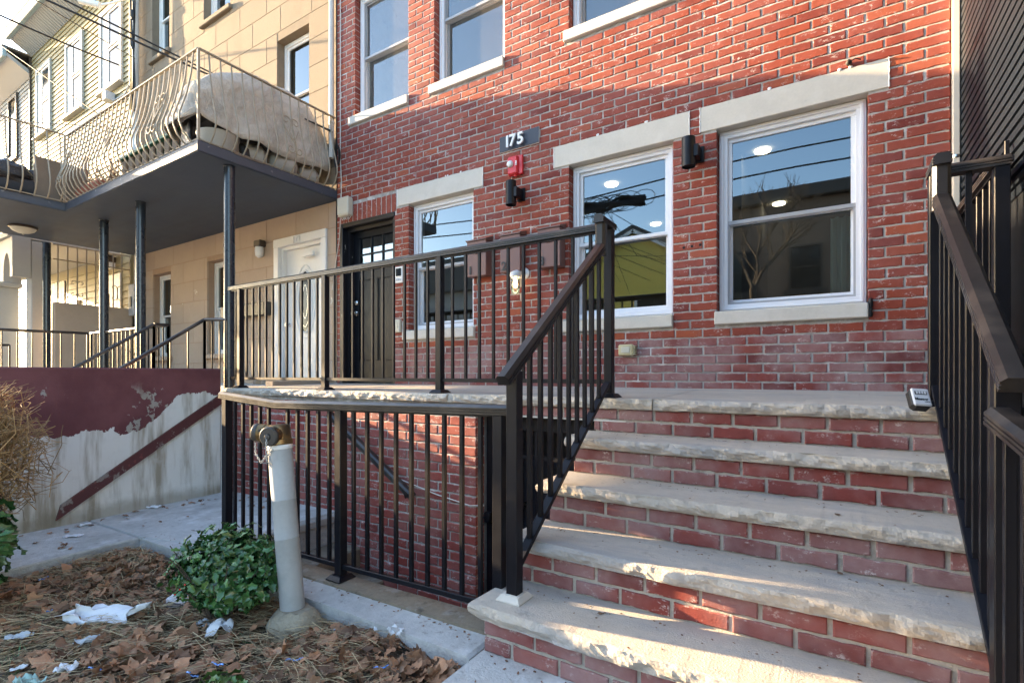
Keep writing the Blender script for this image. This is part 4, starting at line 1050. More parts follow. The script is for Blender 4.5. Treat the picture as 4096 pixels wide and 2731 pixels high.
mb = MB(); mb.prism(ell(.135, .40, .95), (0, yd - .003, 0), (1, 0, 0), (0, 0, 1), (0, .002, 0)); mb.build('oval_glass', 'dark_glass', dr)
for rx, rz, rr in ((.14, .41, .014), (.20, .48, .007)):
    pts = [(x, yd - .004, z) for x, z in ell(rx, rz, .95)]; MB().tube(pts + pts[:1], rr, 6, cap=False).build('oval_moulding', 'white_paint', dr)
for rx, rz in ((.10, .33), (.05, .22)):
    pts = [(x, yd - .005, z) for x, z in ell(rx, rz, .95)]; MB().tube(pts + pts[:1], .003, 5, cap=False).build('lead_came', 'chrome', dr)
for s in (-1, 1):
    mb = MB(); q = cxo + s * .19; mb.ring(min(q, q + s * .14), max(q, q + s * .14), .05, .32, .014, yd - .006, yd + .002); mb.build('moulding', 'white_paint', dr)
MB().lathe([(.03, 0), (.012, .012), (.012, .03), (.03, .045), (.02, .06)], (a + .06, yd, .66), (0, -1, 0), 14).build('knob', 'chrome', dr)
t = text_mb('173', .12, (cxo - .12, YT - .031, z1 - .085), depth=.008, bold=.002); t.build('door_number', 'white_paint', tan)
MB().box(cxo + .05, cxo + .26, YT + .0, YT + .05, z1 - .27, z1 - .215, .004).build('door_closer', 'white_paint', tan)
tl = thing('entry_lamp', 'grey lantern with clear glass beside the white entrance door', 'lamp', (-6.62, 4.0, 1.55))
q = onY(1036, 997, YT - .06)
MB().box(q.x - .075, q.x + .075, YT - .10, YT - .001, q.z + .03, q.z + .12, .012).build('hood', 'brown_metal', tl)
MB().lathe([(.055, .03), (.06, -.03), (.052, -.09), (.02, -.115)], (q.x, YT - .055, q.z), n=14).build('glass', 'lens_clear', tl)
tm = thing('mail_ledge', 'long black mailbox on the brown wall left of the white door', 'mailbox', (-7.0, 4.02, .84))
MB().box(-7.60, -6.47, YT - .11, YT - .001, .80, .98, .008).build('box', 'plug_grey', tm)
for i in range(4): MB().box(-7.57 + i * .275, -7.33 + i * .275, YT - .114, YT - .109, .82, .96).build('door', 'black_paint', tm)
em = thing('meter_box', 'grey electric meter box with conduit on the far tan wall', 'meter', (-10.5, 4.0, 1.0))
MB().box(-10.58, -10.36, YT - .14, YT - .001, 1.03, 1.58, .01).build('cabinet', 'paper_grey', em)
MB().box(-10.50, -10.44, YT - .155, YT - .139, 1.18, 1.36, .006).build('lever', 'rubber', em)
MB().tube([(-10.47, YT - .06, 1.575), (-10.47, YT - .06, 2.12)], .035, 12).build('conduit', 'pipe_white', em)
MB().tube([(-10.47, YT - .06, 1.035), (-10.47, YT - .06, -.12)], .03, 12).build('conduit', 'pipe_white', em)

# platform and stair of the tan house behind the old wall
tst = thing('porch_platform', 'concrete porch platform of the tan house behind the old wall', 'porch', (-7.8, 3.3, -1.3))
MB().box(-10.59, -5.20, 2.86, YF + .03, -1.5, -.135, .006).build('platform', 'concrete', tst)
MB().box(-6.46, -5.29, YF - .25, YF + .032, -.134, -.07, .005).build('door_step', 'concrete_dirty', tst)
MB().box(-5.34, -5.20, 3.3, YF + .03, -.134, -.08, .005).build('kerb', 'brown_stucco', tst)
for k in range(5):
    MB().box(-6.75, -5.36, 2.86 - .28 * (k + 1), 2.86 - .28 * k, -1.5, -.135 - .2 * (k + 1), .008).build('step', 'concrete', tst)
MB().box(-10.59, -6.76, 2.70, 2.86, -1.5, -.30).build('front_wall', 'brown_stucco', tst)

ow_ = thing('old_side_wall', 'rendered side wall with dark red paint peeling off above white', 'wall', (-5.24, 1.3, -1.25))
MB().box(-5.345, -5.145, -.9, 2.715, -1.45, .052, .012).build('wall', 'old_wall', ow_)
mb = MB(); mb.prism([(1.44, -1.145), (1.47, -1.03), (2.725, -.185), (2.725, -.285)], (-5.143, 0, 0), (0, 1, 0), (0, 0, 1), (.024, 0, 0)); mb.build('stringer_band', 'red_paint_old', ow_)
MB().box(-5.335, -5.15, 2.717, 2.79, -1.3, -.23, .01).build('end_pier', 'concrete', ow_)

nr = thing('porch_stair_railing', 'thin black railing round the stair of the tan house porch', 'railing', (-7.4, 2.8, -.13))
def thin_run(root, A, B, t0, t1, b0, b1, n, r=.018, pk=.012):
    A3 = lambda t, z: Vector((A[0] + (B[0] - A[0]) * t, A[1] + (B[1] - A[1]) * t, z))
    MB().tube([A3(0, t0), A3(1, t1)], r, 8).build('top_rail', 'black_metal_cap', root)
    for i in range(n + 1):
        t = i / n; w = pk * 1.7 if i in (0, n) else pk
        MB().bar(A3(t, b0 + (b1 - b0) * t), A3(t, t0 + (t1 - t0) * t), w, w, up=(1, 0, 0)).build('picket', 'black_metal', root, fixn=False)
thin_run(nr, (-8.95, 2.90), (-6.661, 2.90), .575, .575, -.14, -.14, 18)
thin_run(nr, (-6.661, 2.90), (-6.661, 2.75), .575, .575, -.14, -.14, 1)
thin_run(nr, (-6.661, 2.75), (-6.661, 1.30), .575, -.445, -.30, -1.2, 11)
thin_run(nr, (-5.534, 2.75), (-5.534, 1.30), .565, -.455, -.30, -1.2, 9)
thin_run(nr, (-5.534, 2.75), (-5.19, 2.80), .565, .55, -.14, -.14, 3)
nr2 = thing('porch_railing', 'thin black railing of the next porch seen at the left edge', 'railing', (-9.2, 2.0, -.13))
thin_run(nr2, (-8.95, 2.86), (-8.98, 1.4), .575, .56, -.9, -1.2, 10)
thin_run(nr2, (-10.9, 2.5), (-10.9, 1.4), .45, .42, -.9, -1.2, 8)
mb = MB(); mb.box(-12.5, -10.62, 1.2, 2.7, -1.6, -.55); mb.build('concrete_stoop', 'concrete', None, 'low concrete stoop of the yellow house at far left', 'steps')

# ------------------------------------------------------------------ balcony
bal = thing('balcony', 'slate painted balcony slab on posts with bellied cream iron railing', 'balcony', (-7.4, 3.0, -.13))
XB, YB, ZS = -5.098, 2.47, 2.225
mb = MB(); mb.prism([(XB, YB), (XB, YT), (-10.58, YT), (-10.58, 1.0), (-8.46, 1.0), (-8.46, YB)], (0, 0, 2.125), (1, 0, 0), (0, 1, 0), (0, 0, .098)); mb.build('slab', 'slate_paint', bal)
mb = MB(); mb.prism([(XB - .012, YB + .012), (XB - .012, YT), (-10.57, YT), (-10.57, 1.012), (-8.472, 1.012), (-8.472, YB + .012)], (0, 0, 2.118), (1, 0, 0), (0, 1, 0), (0, 0, .006)); mb.build('soffit', 'soffit_paint', bal)
for x, y in ((-5.214, 2.834), (-7.224, 2.838), (-8.498, 2.899), (-10.736, 2.901)):
    mb = MB(); mb.lathe([(.052, -.14), (.052, 2.10), (.056, 2.105), (.056, 2.118)], (x, y, 0), n=20); mb.build('post', 'post_paint', bal)
mb = MB(); mb.lathe([(.052, -1.0), (.052, -.14)], (-5.214, 2.834, 0), n=20); mb.build('post_foot', 'post_paint', bal)
PROF = [(0, .872), (.022, .66), (.060, .46), (.098, .33), (.126, .24), (.128, .16), (.095, .075), (.045, .02), (.012, 0)]
def belly(px, py, ox, oy, flip=1):
    pts = [(px + ox * o, py + oy * o, ZS + z) for o, z in PROF]
    MB().tube(pts, .0085, 6, rnd=U(0, 1)).build('baluster', 'cream_iron', bal, fixn=False)
ZR = ZS + .875
for A, B, w in (((XB - .015, YB + .015), (XB - .015, YT - .05), 'x'), ((XB - .015, YB + .015), (-8.46, YB + .015), 'y'), ((-8.445, YB - .02), (-8.445, 1.02), 'x'), ((-8.445, 1.02), (-10.5, 1.02), 'y')):
    MB().bar((A[0], A[1], ZR), (B[0], B[1], ZR), .032, .014, ch=.002).build('hand_rail', 'cream_iron', bal)
    MB().bar((A[0], A[1], ZS + .012), (B[0], B[1], ZS + .012), .022, .010).build('base_rail', 'cream_iron', bal)
for i in range(14): belly(XB - .015, YB + .015 + (i + .9) * 1.575 / 14.6, 1, 0)
for i in range(29): belly(XB - .015 - (i + .8) * 3.345 / 29.5, YB + .015, 0, -1)
for i in range(11): belly(-8.445, YB - .06 - i * .128, 1, 0)
for i in range(14): belly(-8.55 - i * .14, 1.02, 0, -1)
for x, y in ((XB - .015, YB + .015), (-8.445, YB - .01), (-8.445, 1.02)):
    MB().bar((x, y, ZS), (x, y, ZR), .022, .022, up=(1, 0, 0)).build('corner_post', 'cream_iron', bal)
def spiral(cx, cz, r0, a0, a1, n=14):
    return [(cx + r0 * (1 - .72 * i / n) * math.cos(a0 + (a1 - a0) * i / n), cz + r0 * (1 - .72 * i / n) * math.sin(a0 + (a1 - a0) * i / n)) for i in range(n + 1)]
def scroll(fn):
    mb = MB()
    for sx in (-1, 1):
        top_ = [(0.0, .30), (sx * .01, .36)] + [(sx * (.055 + a), .52 + b) for a, b in spiral(0, 0, .055, math.pi if True else 0, math.pi - 5.2)]
        top_ = [(0, .34), (sx * .03, .42)] + [(sx * x, z) for x, z in spiral(.055, .55, .058, math.pi * 1.0, -math.pi * .9)]
        bot_ = [(sx * .085, .47), (sx * .03, .36), (0, .30)] + [(sx * x, z) for x, z in spiral(.05, .22, .052, math.pi * .95, math.pi * 2.9)]
        for pts in (top_, bot_): mb.tube([fn(a, b) for a, b in pts], .006, 6)
    mb.build('scroll', 'cream_iron', bal)
def bulge(z):
    for (o0, z0), (o1, z1) in zip(PROF, PROF[1:]):
        if z1 <= z <= z0: return o1 + (o0 - o1) * (z - z1) / (z0 - z1)
    return 0
def at_side(yc): return lambda a, b: (XB - .002 + bulge(b), yc + a, ZS + b)
def at_front(xc): return lambda a, b: (xc + a, YB + .002 - bulge(b), ZS + b)
scroll(at_side(3.42)); scroll(at_front(-5.75)); scroll(at_front(-6.95)); scroll(at_front(-8.25))
cl_ = thing('ceiling_lamp', 'round frosted lamp under the balcony ceiling at far left', 'lamp', (-9.84, 2.4, 2.0))
MB().lathe([(.155, 2.117), (.160, 2.095), (.150, 2.085)], (-9.84, 2.4, 0), n=28).build('ring', 'brown_metal', cl_)
MB().lathe([(.145, 2.086), (.12, 2.05), (.07, 2.025), (.012, 2.012), (.010, 2.0)], (-9.84, 2.4, 0), n=28).build('bowl', 'beige_plastic', cl_)

# ------------------------------------------------------------------ things on the balcony
def loft(mb, rings, closed=True, smooth=True, rnd=.5):
    n = len(rings[0]); vs = [p for r in rings for p in r]; fs = []
    for i in range(len(rings) - 1):
        for k in range(n if closed else n - 1):
            fs.append((i * n + k, (i + 1) * n + k, (i + 1) * n + (k + 1) % n, i * n + (k + 1) % n))
    if closed: fs += [tuple(range(n)), tuple(range((len(rings) - 1) * n, len(rings) * n))[::-1]]
    mb.add(vs, fs, rnd, smooth)
def smooth_path(pts, n):
    """resample a polyline evenly"""
    L = [0]
    for a, b in zip(pts, pts[1:]): L.append(L[-1] + math.dist(a, b))
    out = []
    for i in range(n):
        t = L[-1] * i / (n - 1); k = 0
        while k < len(L) - 2 and L[k + 1] < t: k += 1
        u = (t - L[k]) / max(1e-9, L[k + 1] - L[k]); out.append(tuple(a + (b - a) * u for a, b in zip(pts[k], pts[k + 1])))
    return out
mb = MB(); rings = []
ST = [(2.53, 2.53, 2.80, -.60), (2.56, 2.50, 2.93, -.70), (2.68, 2.46, 3.03, -.78), (2.95, 2.455, 3.22, -.85), (3.30, 2.44, 3.28, -.92), (3.66, 2.44, 3.29, -.9), (3.98, 2.46, 3.10, -.82), (4.05, 2.48, 2.98, -.8)]
for j in range(31):
    t = j / 30 * (len(ST) - 1); k = min(int(t), len(ST) - 2); u = t - k
    y, hem, topz, xw = [ST[k][q] + (ST[k + 1][q] - ST[k][q]) * u for q in range(4)]
    base = [(-5.20, hem), (-5.215, hem + .18), (-5.24, topz - .16), (-5.30, topz - .03), (-5.42, topz + .01), (-5.25 + xw * .75, topz - .06), (-5.25 + xw, topz - .22), (-5.27 + xw, hem + .1)]
    ring = []
    for i, (x, z) in enumerate(smooth_path(base, 26)):
        w = NZ(x * 3.5, y * 3.2, z * 3.5) * .05 + NZ(x * 8, y * 6, z * 8 + 4) * .028 + abs(NZ(y * 5 + z * 4, x * 3, 7.7)) * .03
        sag = -.03 * math.sin(y * 9) ** 2 if i > 6 else 0
        ring.append((x + w * .8, y + NZ(x * 4, y * 2, z * 4 + 9) * .02, z + w * .5 + sag))
    rings.append(ring)
loft(mb, rings, closed=False); mb.add(rings[0], [tuple(range(26))], .5, True); tarp = mb.build('tarp', 'tarp', None, 'dirty grey tarpaulin draped over the heap on the balcony', 'tarp', fixn=False)
sol = tarp.modifiers.new('thickness', 'SOLIDIFY'); sol.thickness = .006
mb = MB(); mb.box(-5.95, -5.36, 2.72, 4.0, 2.55, 2.95, .05); mb.box(-5.85, -5.45, 2.95, 3.85, 2.95, 3.12, .08); mb.build('covered_heap', 'cloth_black', None, 'dark heap of stored things hidden under the grey tarpaulin', 'heap')
def tank(name, c, axis, r, L, mat, label, cat):
    MB().lathe([(.02, -L / 2), (r * .7, -L / 2 + .01), (r, -L / 2 + r * .35), (r * 1.0, 0), (r, L / 2 - r * .35), (r * .75, L / 2 - .01), (r * .72, L / 2), (.02, L / 2 - .02)], c, axis, 20).build(name, mat, None, label, cat)
tank('metal_tank', (-5.36, 3.50, ZS + .145), (.25, 1, 0), .14, .30, 'enamel_white', 'pale metal tank lying under the tarpaulin, middle of the three vessels', 'tank')
tank('paint_pail', (-5.40, 3.18, ZS + .145), (.3, 1, 0.0), .14, .26, 'enamel_white', 'pale pail lying left of the metal tank under the tarpaulin', 'pail')
tank('wash_pot', (-5.36, 3.82, ZS + .13), (.3, 1, 0), .125, .26, 'enamel_white', 'pale pot lying nearest the wall under the tarpaulin', 'pot')
mb = MB(); mb.lathe([(.17, 0), (.185, .02), (.19, .20), (.20, .22), (.20, .24), (.18, .24)], (-5.40, 2.82, ZS), n=24); mb.build('rusty_tub', 'enamel_white', None, 'rust stained white tub at the front corner of the balcony', 'tub')
mb = MB(); mb.tube([(-5.3, 3.06, ZS + .01), (-5.32, 3.05, ZS + .16), (-5.38, 3.05, ZS + .20)], .05, 10); mb.lathe([(.07, 0), (.09, .01), (.09, .035), (.03, .04)], (-5.27, 3.08, ZS), n=18); mb.build('machine_part', 'rubber', None, 'black machine part standing beside the rusty tub', 'machine')
MB().box(-5.16, -5.09, 2.82, 3.12, ZS - .012, ZS + .010, .003).build('loose_board', 'grey_wood', None, 'loose grey board lying on the balcony edge', 'board')
sd = thing('slatted_chest', 'weathered wooden chest with green top behind the balcony rail', 'chest', (-6.7, 2.95, ZS))
for i in range(9): MB().box(-7.55 + i * .185, -7.44 + i * .185, 2.76, 2.785, ZS + .02, 2.66 + .0, .004, rnd=U(0, 1)).build('slat', 'grey_wood', sd)
for i in range(3): MB().box(-7.62, -5.95, 2.73 + i * .13, 2.85 + i * .13, 2.665, 2.70, .004).build('top_board', 'green_wood', sd)
for x in (-7.55, -6.1): MB().box(x, x + .05, 2.80, 3.1, ZS + .001, 2.664).build('leg', 'grey_wood', sd)
for z in (2.72, 2.78, 2.84): MB().box(-6.1, -5.62, 2.70, 2.9, z, z + .018).build('lath', 'white_paint', sd)
bg_ = MB(); bg_.box(-5.75, -5.58, 2.62, 2.66, ZS + .002, 2.62, .01); bg_.build('black_foam_sheet', 'bag_black', None, 'black crinkled sheet standing at the balcony corner', 'sheet')
pl = thing('planter_box', 'terracotta plastic planter with dead yellow stems on the balcony', 'planter', (-8.1, 2.68, ZS))
mb = MB(); mb.prism([(-.10, 0), (.10, 0), (.12, .19), (-.12, .19)], (-8.42, 2.68, ZS + .001), (0, 1, 0), (0, 0, 1), (.72, 0, 0)); mb.build('trough', 'terracotta', pl)
for i in range(22): MB().box(-8.41 + i * .032, -8.395 + i * .032, 2.555, 2.572, ZS + .02, ZS + .16).build('rib', 'terracotta', pl, fixn=False)
mb = MB()
for i in range(70):
    x = U(-8.3, -7.4); z0_ = ZS + .17; a, b_ = U(-.15, .15), U(-.1, .1); h = U(.08, .34)
    mb.tube([(x, 2.66 + U(-.06, .06), z0_), (x + a * .5, 2.66 + b_, z0_ + h * .6), (x + a, 2.64 + b_, z0_ + h * U(.4, 1))], [.005, .004, .006], 4, rnd=U(0, 1))
mb.build('dead_stems', 'dry_leaf', pl)
bd_ = MB(); bd_.bar((-8.38, 2.62, ZS + .002), (-8.36, 2.66, ZS + .62), .16, .03, up=(0, 1, 0)); bd_.build('leaning_board', 'grey_wood', None, 'dark weathered board leaning against the balcony rail bend', 'board')
def lump(name, c, rx, ry, rz, mat, label, cat, amp=.18, fr=3.0, n=26, m=16, flat=None):
    mb = MB(); rings = []
    for i in range(m + 1):
        ph = math.pi * i / m; ring = []
        for k in range(n):
            t = 2 * math.pi * k / n; d = Vector((math.sin(ph) * math.cos(t), math.sin(ph) * math.sin(t), math.cos(ph)))
            q = 1 + amp * noise.fractal(d * fr + Vector(c), .8, 2.2, 4)
            if flat: d = Vector([math.copysign(abs(v) ** flat, v) for v in d])
            ring.append((c[0] + d.x * rx * q, c[1] + d.y * ry * q, c[2] + d.z * rz * q))
        rings.append(ring)
    loft(mb, rings); return mb.build(name, mat, None, label, cat)
lump('trash_bag', (-8.74, 1.98, ZS + .27), .20, .26, .17, 'bag_black', 'shiny black trash bag behind the left balcony rail', 'bag', .22, 4.2)
lump('covered_armchair', (-9.05, 1.45, ZS + .30), .5, .36, .30, 'cloth_black', 'dark covered armchair at the left end of the balcony', 'chair', .08, 2.0, flat=.6)
lump('black_suitcase', (-9.0, 2.05, ZS + .13), .42, .40, .125, 'cloth_black', 'flat black case lying below the trash bag', 'case', .03, 2.0, flat=.4)
lump('stored_bundle', (-9.75, 2.2, ZS + .30), .6, .9, .30, 'cloth_black', 'low dark bundle stored against the far balcony end', 'bundle', .06, 1.5, flat=.5)
MB().box(-8.62, -8.58, 2.2, 2.7, ZS + .001, ZS + .55).build('plywood_sheet', 'grey_wood', None, 'dark plywood sheet standing in the balcony angle', 'plywood')

# ================================================================== YELLOW AND WHITE HOUSES
yel = thing('yellow_house', 'pale yellow clapboard row house with white eave', 'house', (-13.2, 4.2, -.1))
YY = 4.03
YWIN = [(-11.83, -11.02, 5.42, 6.80), (-13.60, -12.84, 5.44, 6.83), (-15.40, -14.65, 5.47, 6.86)]
def clapboards(root, x0, x1, z0, z1, y, holes, mat, h=.102):
    z = z0
    while z < z1:
        runs = [(x0, x1)]
        for a, b, c, d in holes:
            if c - .03 < z + h / 2 < d + .03:
                runs = [q for r in runs for q in ((r[0], min(r[1], a)), (max(r[0], b), r[1])) if q[1] - q[0] > .02]
        for a, b in runs:
            mb = MB(); t = .019
            mb.add([(a, y - t, z), (b, y - t, z), (b, y - .001, z + h), (a, y - .001, z + h), (a, y + .004, z), (b, y + .004, z), (b, y + .004, z + h), (a, y + .004, z + h)],
                   [(0, 1, 2, 3), (4, 5, 1, 0), (3, 2, 6, 7), (0, 3, 7, 4), (1, 5, 6, 2)], rnd=U(0, 1)); mb.build('clapboard', mat, root, fixn=False)
        z += h
cas = .09
clapboards(yel, -15.86, -10.62, 2.3, 7.42, YY, [(a - cas, b + cas, c - cas, d + cas) for a, b, c, d in YWIN], 'yellow_vinyl')
mb = MB(); mb.box(-15.87, -10.6, YY + .004, YY + .25, -.3, 7.5); mb.build('wall', 'yellow_vinyl', yel)
for (a, b, c, d) in YWIN:
    mb = MB(); mb.ring(a - cas, b + cas, c - cas, d + cas, cas, YY - .05, YY - .001); w = mb.build('window', 'porch_white', yel)
    zm = (c + d) / 2
    MB().box(a, a + (b - a) * .35, YY - .03, YY - .005, c, d).build('side_jamb', 'porch_white', w)
    for za, zb in ((c, zm - .02), (zm + .02, d)):
        mb = MB(); mb.ring(a + (b - a) * .35, b, za, zb, .04, YY - .035, YY - .004); mb.build('sash', 'white_paint', w)
        MB().box(a + (b - a) * .35 + .04, b - .04, YY - .02, YY - .008, za + .04, zb - .04).build('pane', 'dark_glass', w)
    MB().box(a - cas - .03, b + cas + .03, YY - .10, YY - .001, c - cas - .03, c - cas).build('sill', 'porch_white', w)
MB().box(-10.66, -10.60, YY - .03, YY + .02, 2.2, 7.4).build('corner_board', 'yellow_vinyl', yel)
# eave: ribbed soffit, gutter board
mb = MB(); mb.add([(-15.86, YY - .01, 7.40), (-10.6, YY - .01, 7.40), (-10.6, YY - .38, 7.62), (-15.86, YY - .38, 7.62), (-15.86, YY - .01, 7.5), (-10.6, YY - .01, 7.5), (-10.6, YY - .38, 7.70), (-15.86, YY - .38, 7.70)], [(0, 1, 2, 3), (7, 6, 5, 4), (0, 4, 5, 1), (3, 2, 6, 7), (0, 3, 7, 4), (1, 5, 6, 2)])
ev = mb.build('eave', 'soffit_white', yel)
for i in range(52):
    x = -15.82 + i * .1
    mb = MB(); mb.bar((x, YY - .02, 7.397), (x, YY - .37, 7.612), .012, .012); mb.build('soffit_rib', 'soffit_white', ev, fixn=False)
MB().box(-15.9, -10.6, YY - .46, YY - .381, 7.60, 7.82, .01).build('fascia', 'gutter_blue', ev)
MB().box(-15.9, -10.6, YY - .46, 10, 7.82, 7.87).build('roof', 'shingle', yel)
whi = thing('white_house', 'white clapboard row house at the far left end', 'house', (-19, 4.2, -.1))
clapboards(whi, -24, -15.92, 2.3, 7.0, YY + .02, [(-17.6, -16.9, 5.3, 6.9)], 'white_vinyl_siding')
mb = MB(); mb.box(-24, -15.9, YY + .03, YY + .3, -.3, 7.4); mb.build('wall', 'white_vinyl_siding', whi)
mb = MB(); mb.ring(-17.6, -16.9, 5.3, 6.9, .09, YY - .04, YY + .03); ww = mb.build('window', 'brown_metal', whi)
MB().box(-17.51, -16.99, YY - .01, YY + .02, 5.39, 6.81).build('pane', 'dark_glass', ww)
mb = MB(); mb.add([(-24, YY, 7.0), (-15.93, YY, 7.0), (-15.93, YY - .42, 7.25), (-24, YY - .42, 7.25), (-24, YY, 7.1), (-15.93, YY, 7.1), (-15.93, YY - .42, 7.33), (-24, YY - .42, 7.33)], [(0, 1, 2, 3), (7, 6, 5, 4), (0, 4, 5, 1), (3, 2, 6, 7), (0, 3, 7, 4), (1, 5, 6, 2)])
we = mb.build('eave', 'soffit_white', whi)
MB().box(-24, -15.93, YY - .50, YY - .421, 7.22, 7.44, .01).build('fascia', 'gutter_blue', we)
MB().box(-24, -15.93, YY - .50, 10, 7.44, 7.48).build('roof', 'shingle', whi)
MB().box(-15.925, -15.875, YY - .05, YY + .03, 2.2, 7.4).build('corner_board', 'brown_metal', whi)
# porch of the yellow house: pillars, arch, back wall
po = thing('yellow_house_porch', 'white arched porch with square pillars left of the tan divider', 'porch', (-12, 3.2, -.55))
clapboards(po, -18, -10.62, .0, 2.1, YY - .004, [(-11.9, -10.95, -.2, 1.85)], 'yellow_vinyl', h=.125)
MB().box(-11.25, -10.99, 2.78, 3.02, -1.2, 2.16, .01).build('pillar', 'porch_white', po)
MB().box(-11.72, -11.44, 2.50, 2.74, -1.2, 1.42, .01).build('pillar', 'porch_white', po)
MB().box(-11.76, -11.40, 2.46, 2.78, 1.42, 1.50, .012).build('capital', 'porch_white', po)
arc = [(-13.2, 2.3), (-11.0, 2.3), (-11.0, 1.62), (-11.12, 1.62)]
arc = [(-10.98, 2.30), (-10.98, 1.55), (-11.10, 1.55)] + [(-11.27 + .17 * math.cos(t) , 1.62 + .33 * math.sin(t)) for t in [math.pi * i / 12 for i in range(13)]] + [(-11.44, 1.50), (-11.74, 1.50), (-11.78, 1.62)] + [(-12.4 + .6 * math.cos(t), 1.62 + .42 * math.sin(t)) for t in [math.pi * i / 12 for i in range(13)]] + [(-13.2, 1.6), (-13.2, 2.3)]
mb = MB(); mb.prism(arc, (0, 2.55, 0), (1, 0, 0), (0, 0, 1), (0, .22, 0)); mb.build('arch', 'porch_white', po)
MB().box(-15.8, -10.99, 2.5, YY - .03, 2.18, 2.26).build('ceiling', 'porch_white', po)
MB().box(-15.8, -10.62, 2.7, YY - .02, -1.3, -.20).build('floor', 'concrete', po)
MB().box(-16.2, -12.9, 1.47, 2.45, 2.88, 4.40, .01).build('sun_blocker', 'yellow_vinyl', po)  # added out of view, shaped to keep low sun off the facade
MB().box(-16.2, -12.9, -1.3, 1.465, 2.88, 3.66, .01).build('sun_blocker_low', 'porch_white', po)  # added block shading the steps, kept low so handrail and balcony edge catch sun
for q in (-1.2, .5, 2.2): MB().box(-13.1, -12.92, q, q + .16, -1.2, 2.88).build('sun_blocker_post', 'porch_white', po)  # invented posts under the added sun blocks
for i in range(10): MB().box(-12.95 + i * .075, -12.885 + i * .075, 3.55, 3.58, -.2, 1.75).build('shutter_rib', 'plug_grey', po, fixn=False)
mb = MB(); mb.ring(-11.88, -10.97, -.15, 1.84, .09, YY - .05, YY - .015); pd = mb.build('porch_door', 'white_paint', po)
MB().box(-11.79, -11.06, YY - .04, YY - .02, -.12, 1.75).build('leaf', 'white_paint', pd)
for i in range(2): MB().box(-11.70 + i * .33, -11.45 + i * .33, YY - .046, YY - .041, 1.0, 1.5).build('door_panel', 'dark_glass' if i == 0 else 'white_paint', pd)
mb = MB(); mb.ring(-13.6, -12.95, -.15, 1.5, .09, YY - .05, YY - .015); pw = mb.build('porch_window', 'white_paint', po)
MB().box(-13.51, -13.04, YY - .03, YY - .02, -.06, 1.41).build('pane', 'dark_glass', pw)
dv = thing('porch_divider', 'tan divider wall with cream iron grille between the two porches', 'wall', (-10.65, 3.5, -.13))
MB().box(-10.72, -10.60, 2.96, YT - .001, -1.2, 1.16, .008).build('wall', 'brown_stucco', dv)
for i in range(9): MB().tube([(-10.66, 3.02 + i * .125, 1.155), (-10.66, 3.02 + i * .125, 2.115)], .010, 6).build('grille_bar', 'cream_iron', dv, fixn=False)
for z in (1.86, 2.10): MB().bar((-10.66, 2.96, z), (-10.66, 4.05, z), .012, .02).build('grille_rail', 'cream_iron', dv)
for yc in (3.27, 3.83):
    mb = MB()
    for s in (-1, 1):
        for u in (-1, 1): mb.tube([(-10.655, yc, 1.42)] + [(-10.655, yc + s * x, 1.42 + u * (z)) for x, z in spiral(.05, .09, .045, math.pi, -math.pi * .6)], .006, 5)
    mb.build('grille_scroll', 'cream_iron', dv)
pl_ = thing('porch_lamp', 'small dark lantern on the yellow porch wall', 'lamp', (-11.35, 4.0, 1.6))
q = onY(440, 1050, YY - .08)
MB().box(q.x - .09, q.x + .09, YY - .15, YY - .015, q.z, q.z + .10, .01).build('hood', 'brown_metal', pl_)
MB().box(q.x - .075, q.x + .075, YY - .13, YY - .02, q.z - .12, q.z - .001, .01).build('glass', 'lens_clear', pl_)
cc_ = thing('security_camera', 'white bullet security camera under the yellow house eave', 'camera', (-11.3, 3.6, 6.8))
q = onY(357, 15, 3.55)
MB().tube([(q.x + .35, 3.98, q.z + .22), (q.x + .2, 3.8, q.z + .08), (q.x + .1, 3.66, q.z)], .02, 8).build('bracket', 'white_paint', cc_)
MB().tube([(q.x - .12, 3.45, q.z + .04), (q.x + .14, 3.66, q.z - .02)], .055, 14).build('body', 'white_paint', cc_)
fl = thing('flood_light', 'small floodlight with junction box under the yellow house window', 'lamp', (-11.2, 3.9, 5.0))
q = onY(428, 388, 3.9)
MB().box(q.x - .12, q.x + .05, 3.86, YY - .014, q.z - .06, q.z + .1, .01).build('box', 'paper_grey', fl)
MB().tube([(q.x + .05, YY - .03, q.z - .03), (-10.8, YY - .03, q.z - .05), (-10.62, YY - .04, q.z + .05)], .014, 8).build('conduit', 'paper_grey', fl)

# ------------------------------------------------------------------ pipes and cables
dp = thing('drain_pipe', 'white drain pipe running down between the yellow and tan houses', 'pipe', (-10.4, 4.0, 2.2))
MB().tube([(-10.36, 3.99, 8.2), (-10.36, 3.99, 5.0), (-10.37, 3.99, 2.226)], .05, 12).build('pipe', 'pipe_white', dp)
for z in (6.6, 4.6, 3.1): MB().lathe([(.056, -.02), (.060, 0), (.056, .02)], (-10.36, 3.99, z), n=14).build('strap', 'pipe_white', dp)
d2 = thing('downspout', 'narrow white pipe in the corner beside the brick house', 'pipe', (-5.2, 4.03, 2.3))
MB().tube([(-5.155, YF - .035, 7.6), (-5.155, YF - .035, 4.4), (-5.155, YF - .035, 2.62)], .030, 12).build('pipe', 'pipe_white', d2)
MB().lathe([(.034, -.015), (.037, 0), (.034, .015)], (-5.155, YF - .035, 3.05), n=14).build('strap', 'pipe_white', d2)
mb = MB()
for k in range(3):
    mb.tube([(-10.25 + .03 * math.sin(z_ * 2.1 + k * 2) - .1 * (k == 2) * math.sin(z_), 3.93 - k * .02, z_) for z_ in [8.2 - .28 * i for i in range(14)]], .012, 6)
for z_ in (7.1, 6.2, 5.7): mb.lathe([(.01, -.09), (.035, -.05), (.035, .05), (.01, .09)], (-10.24, 3.9, z_), n=8)
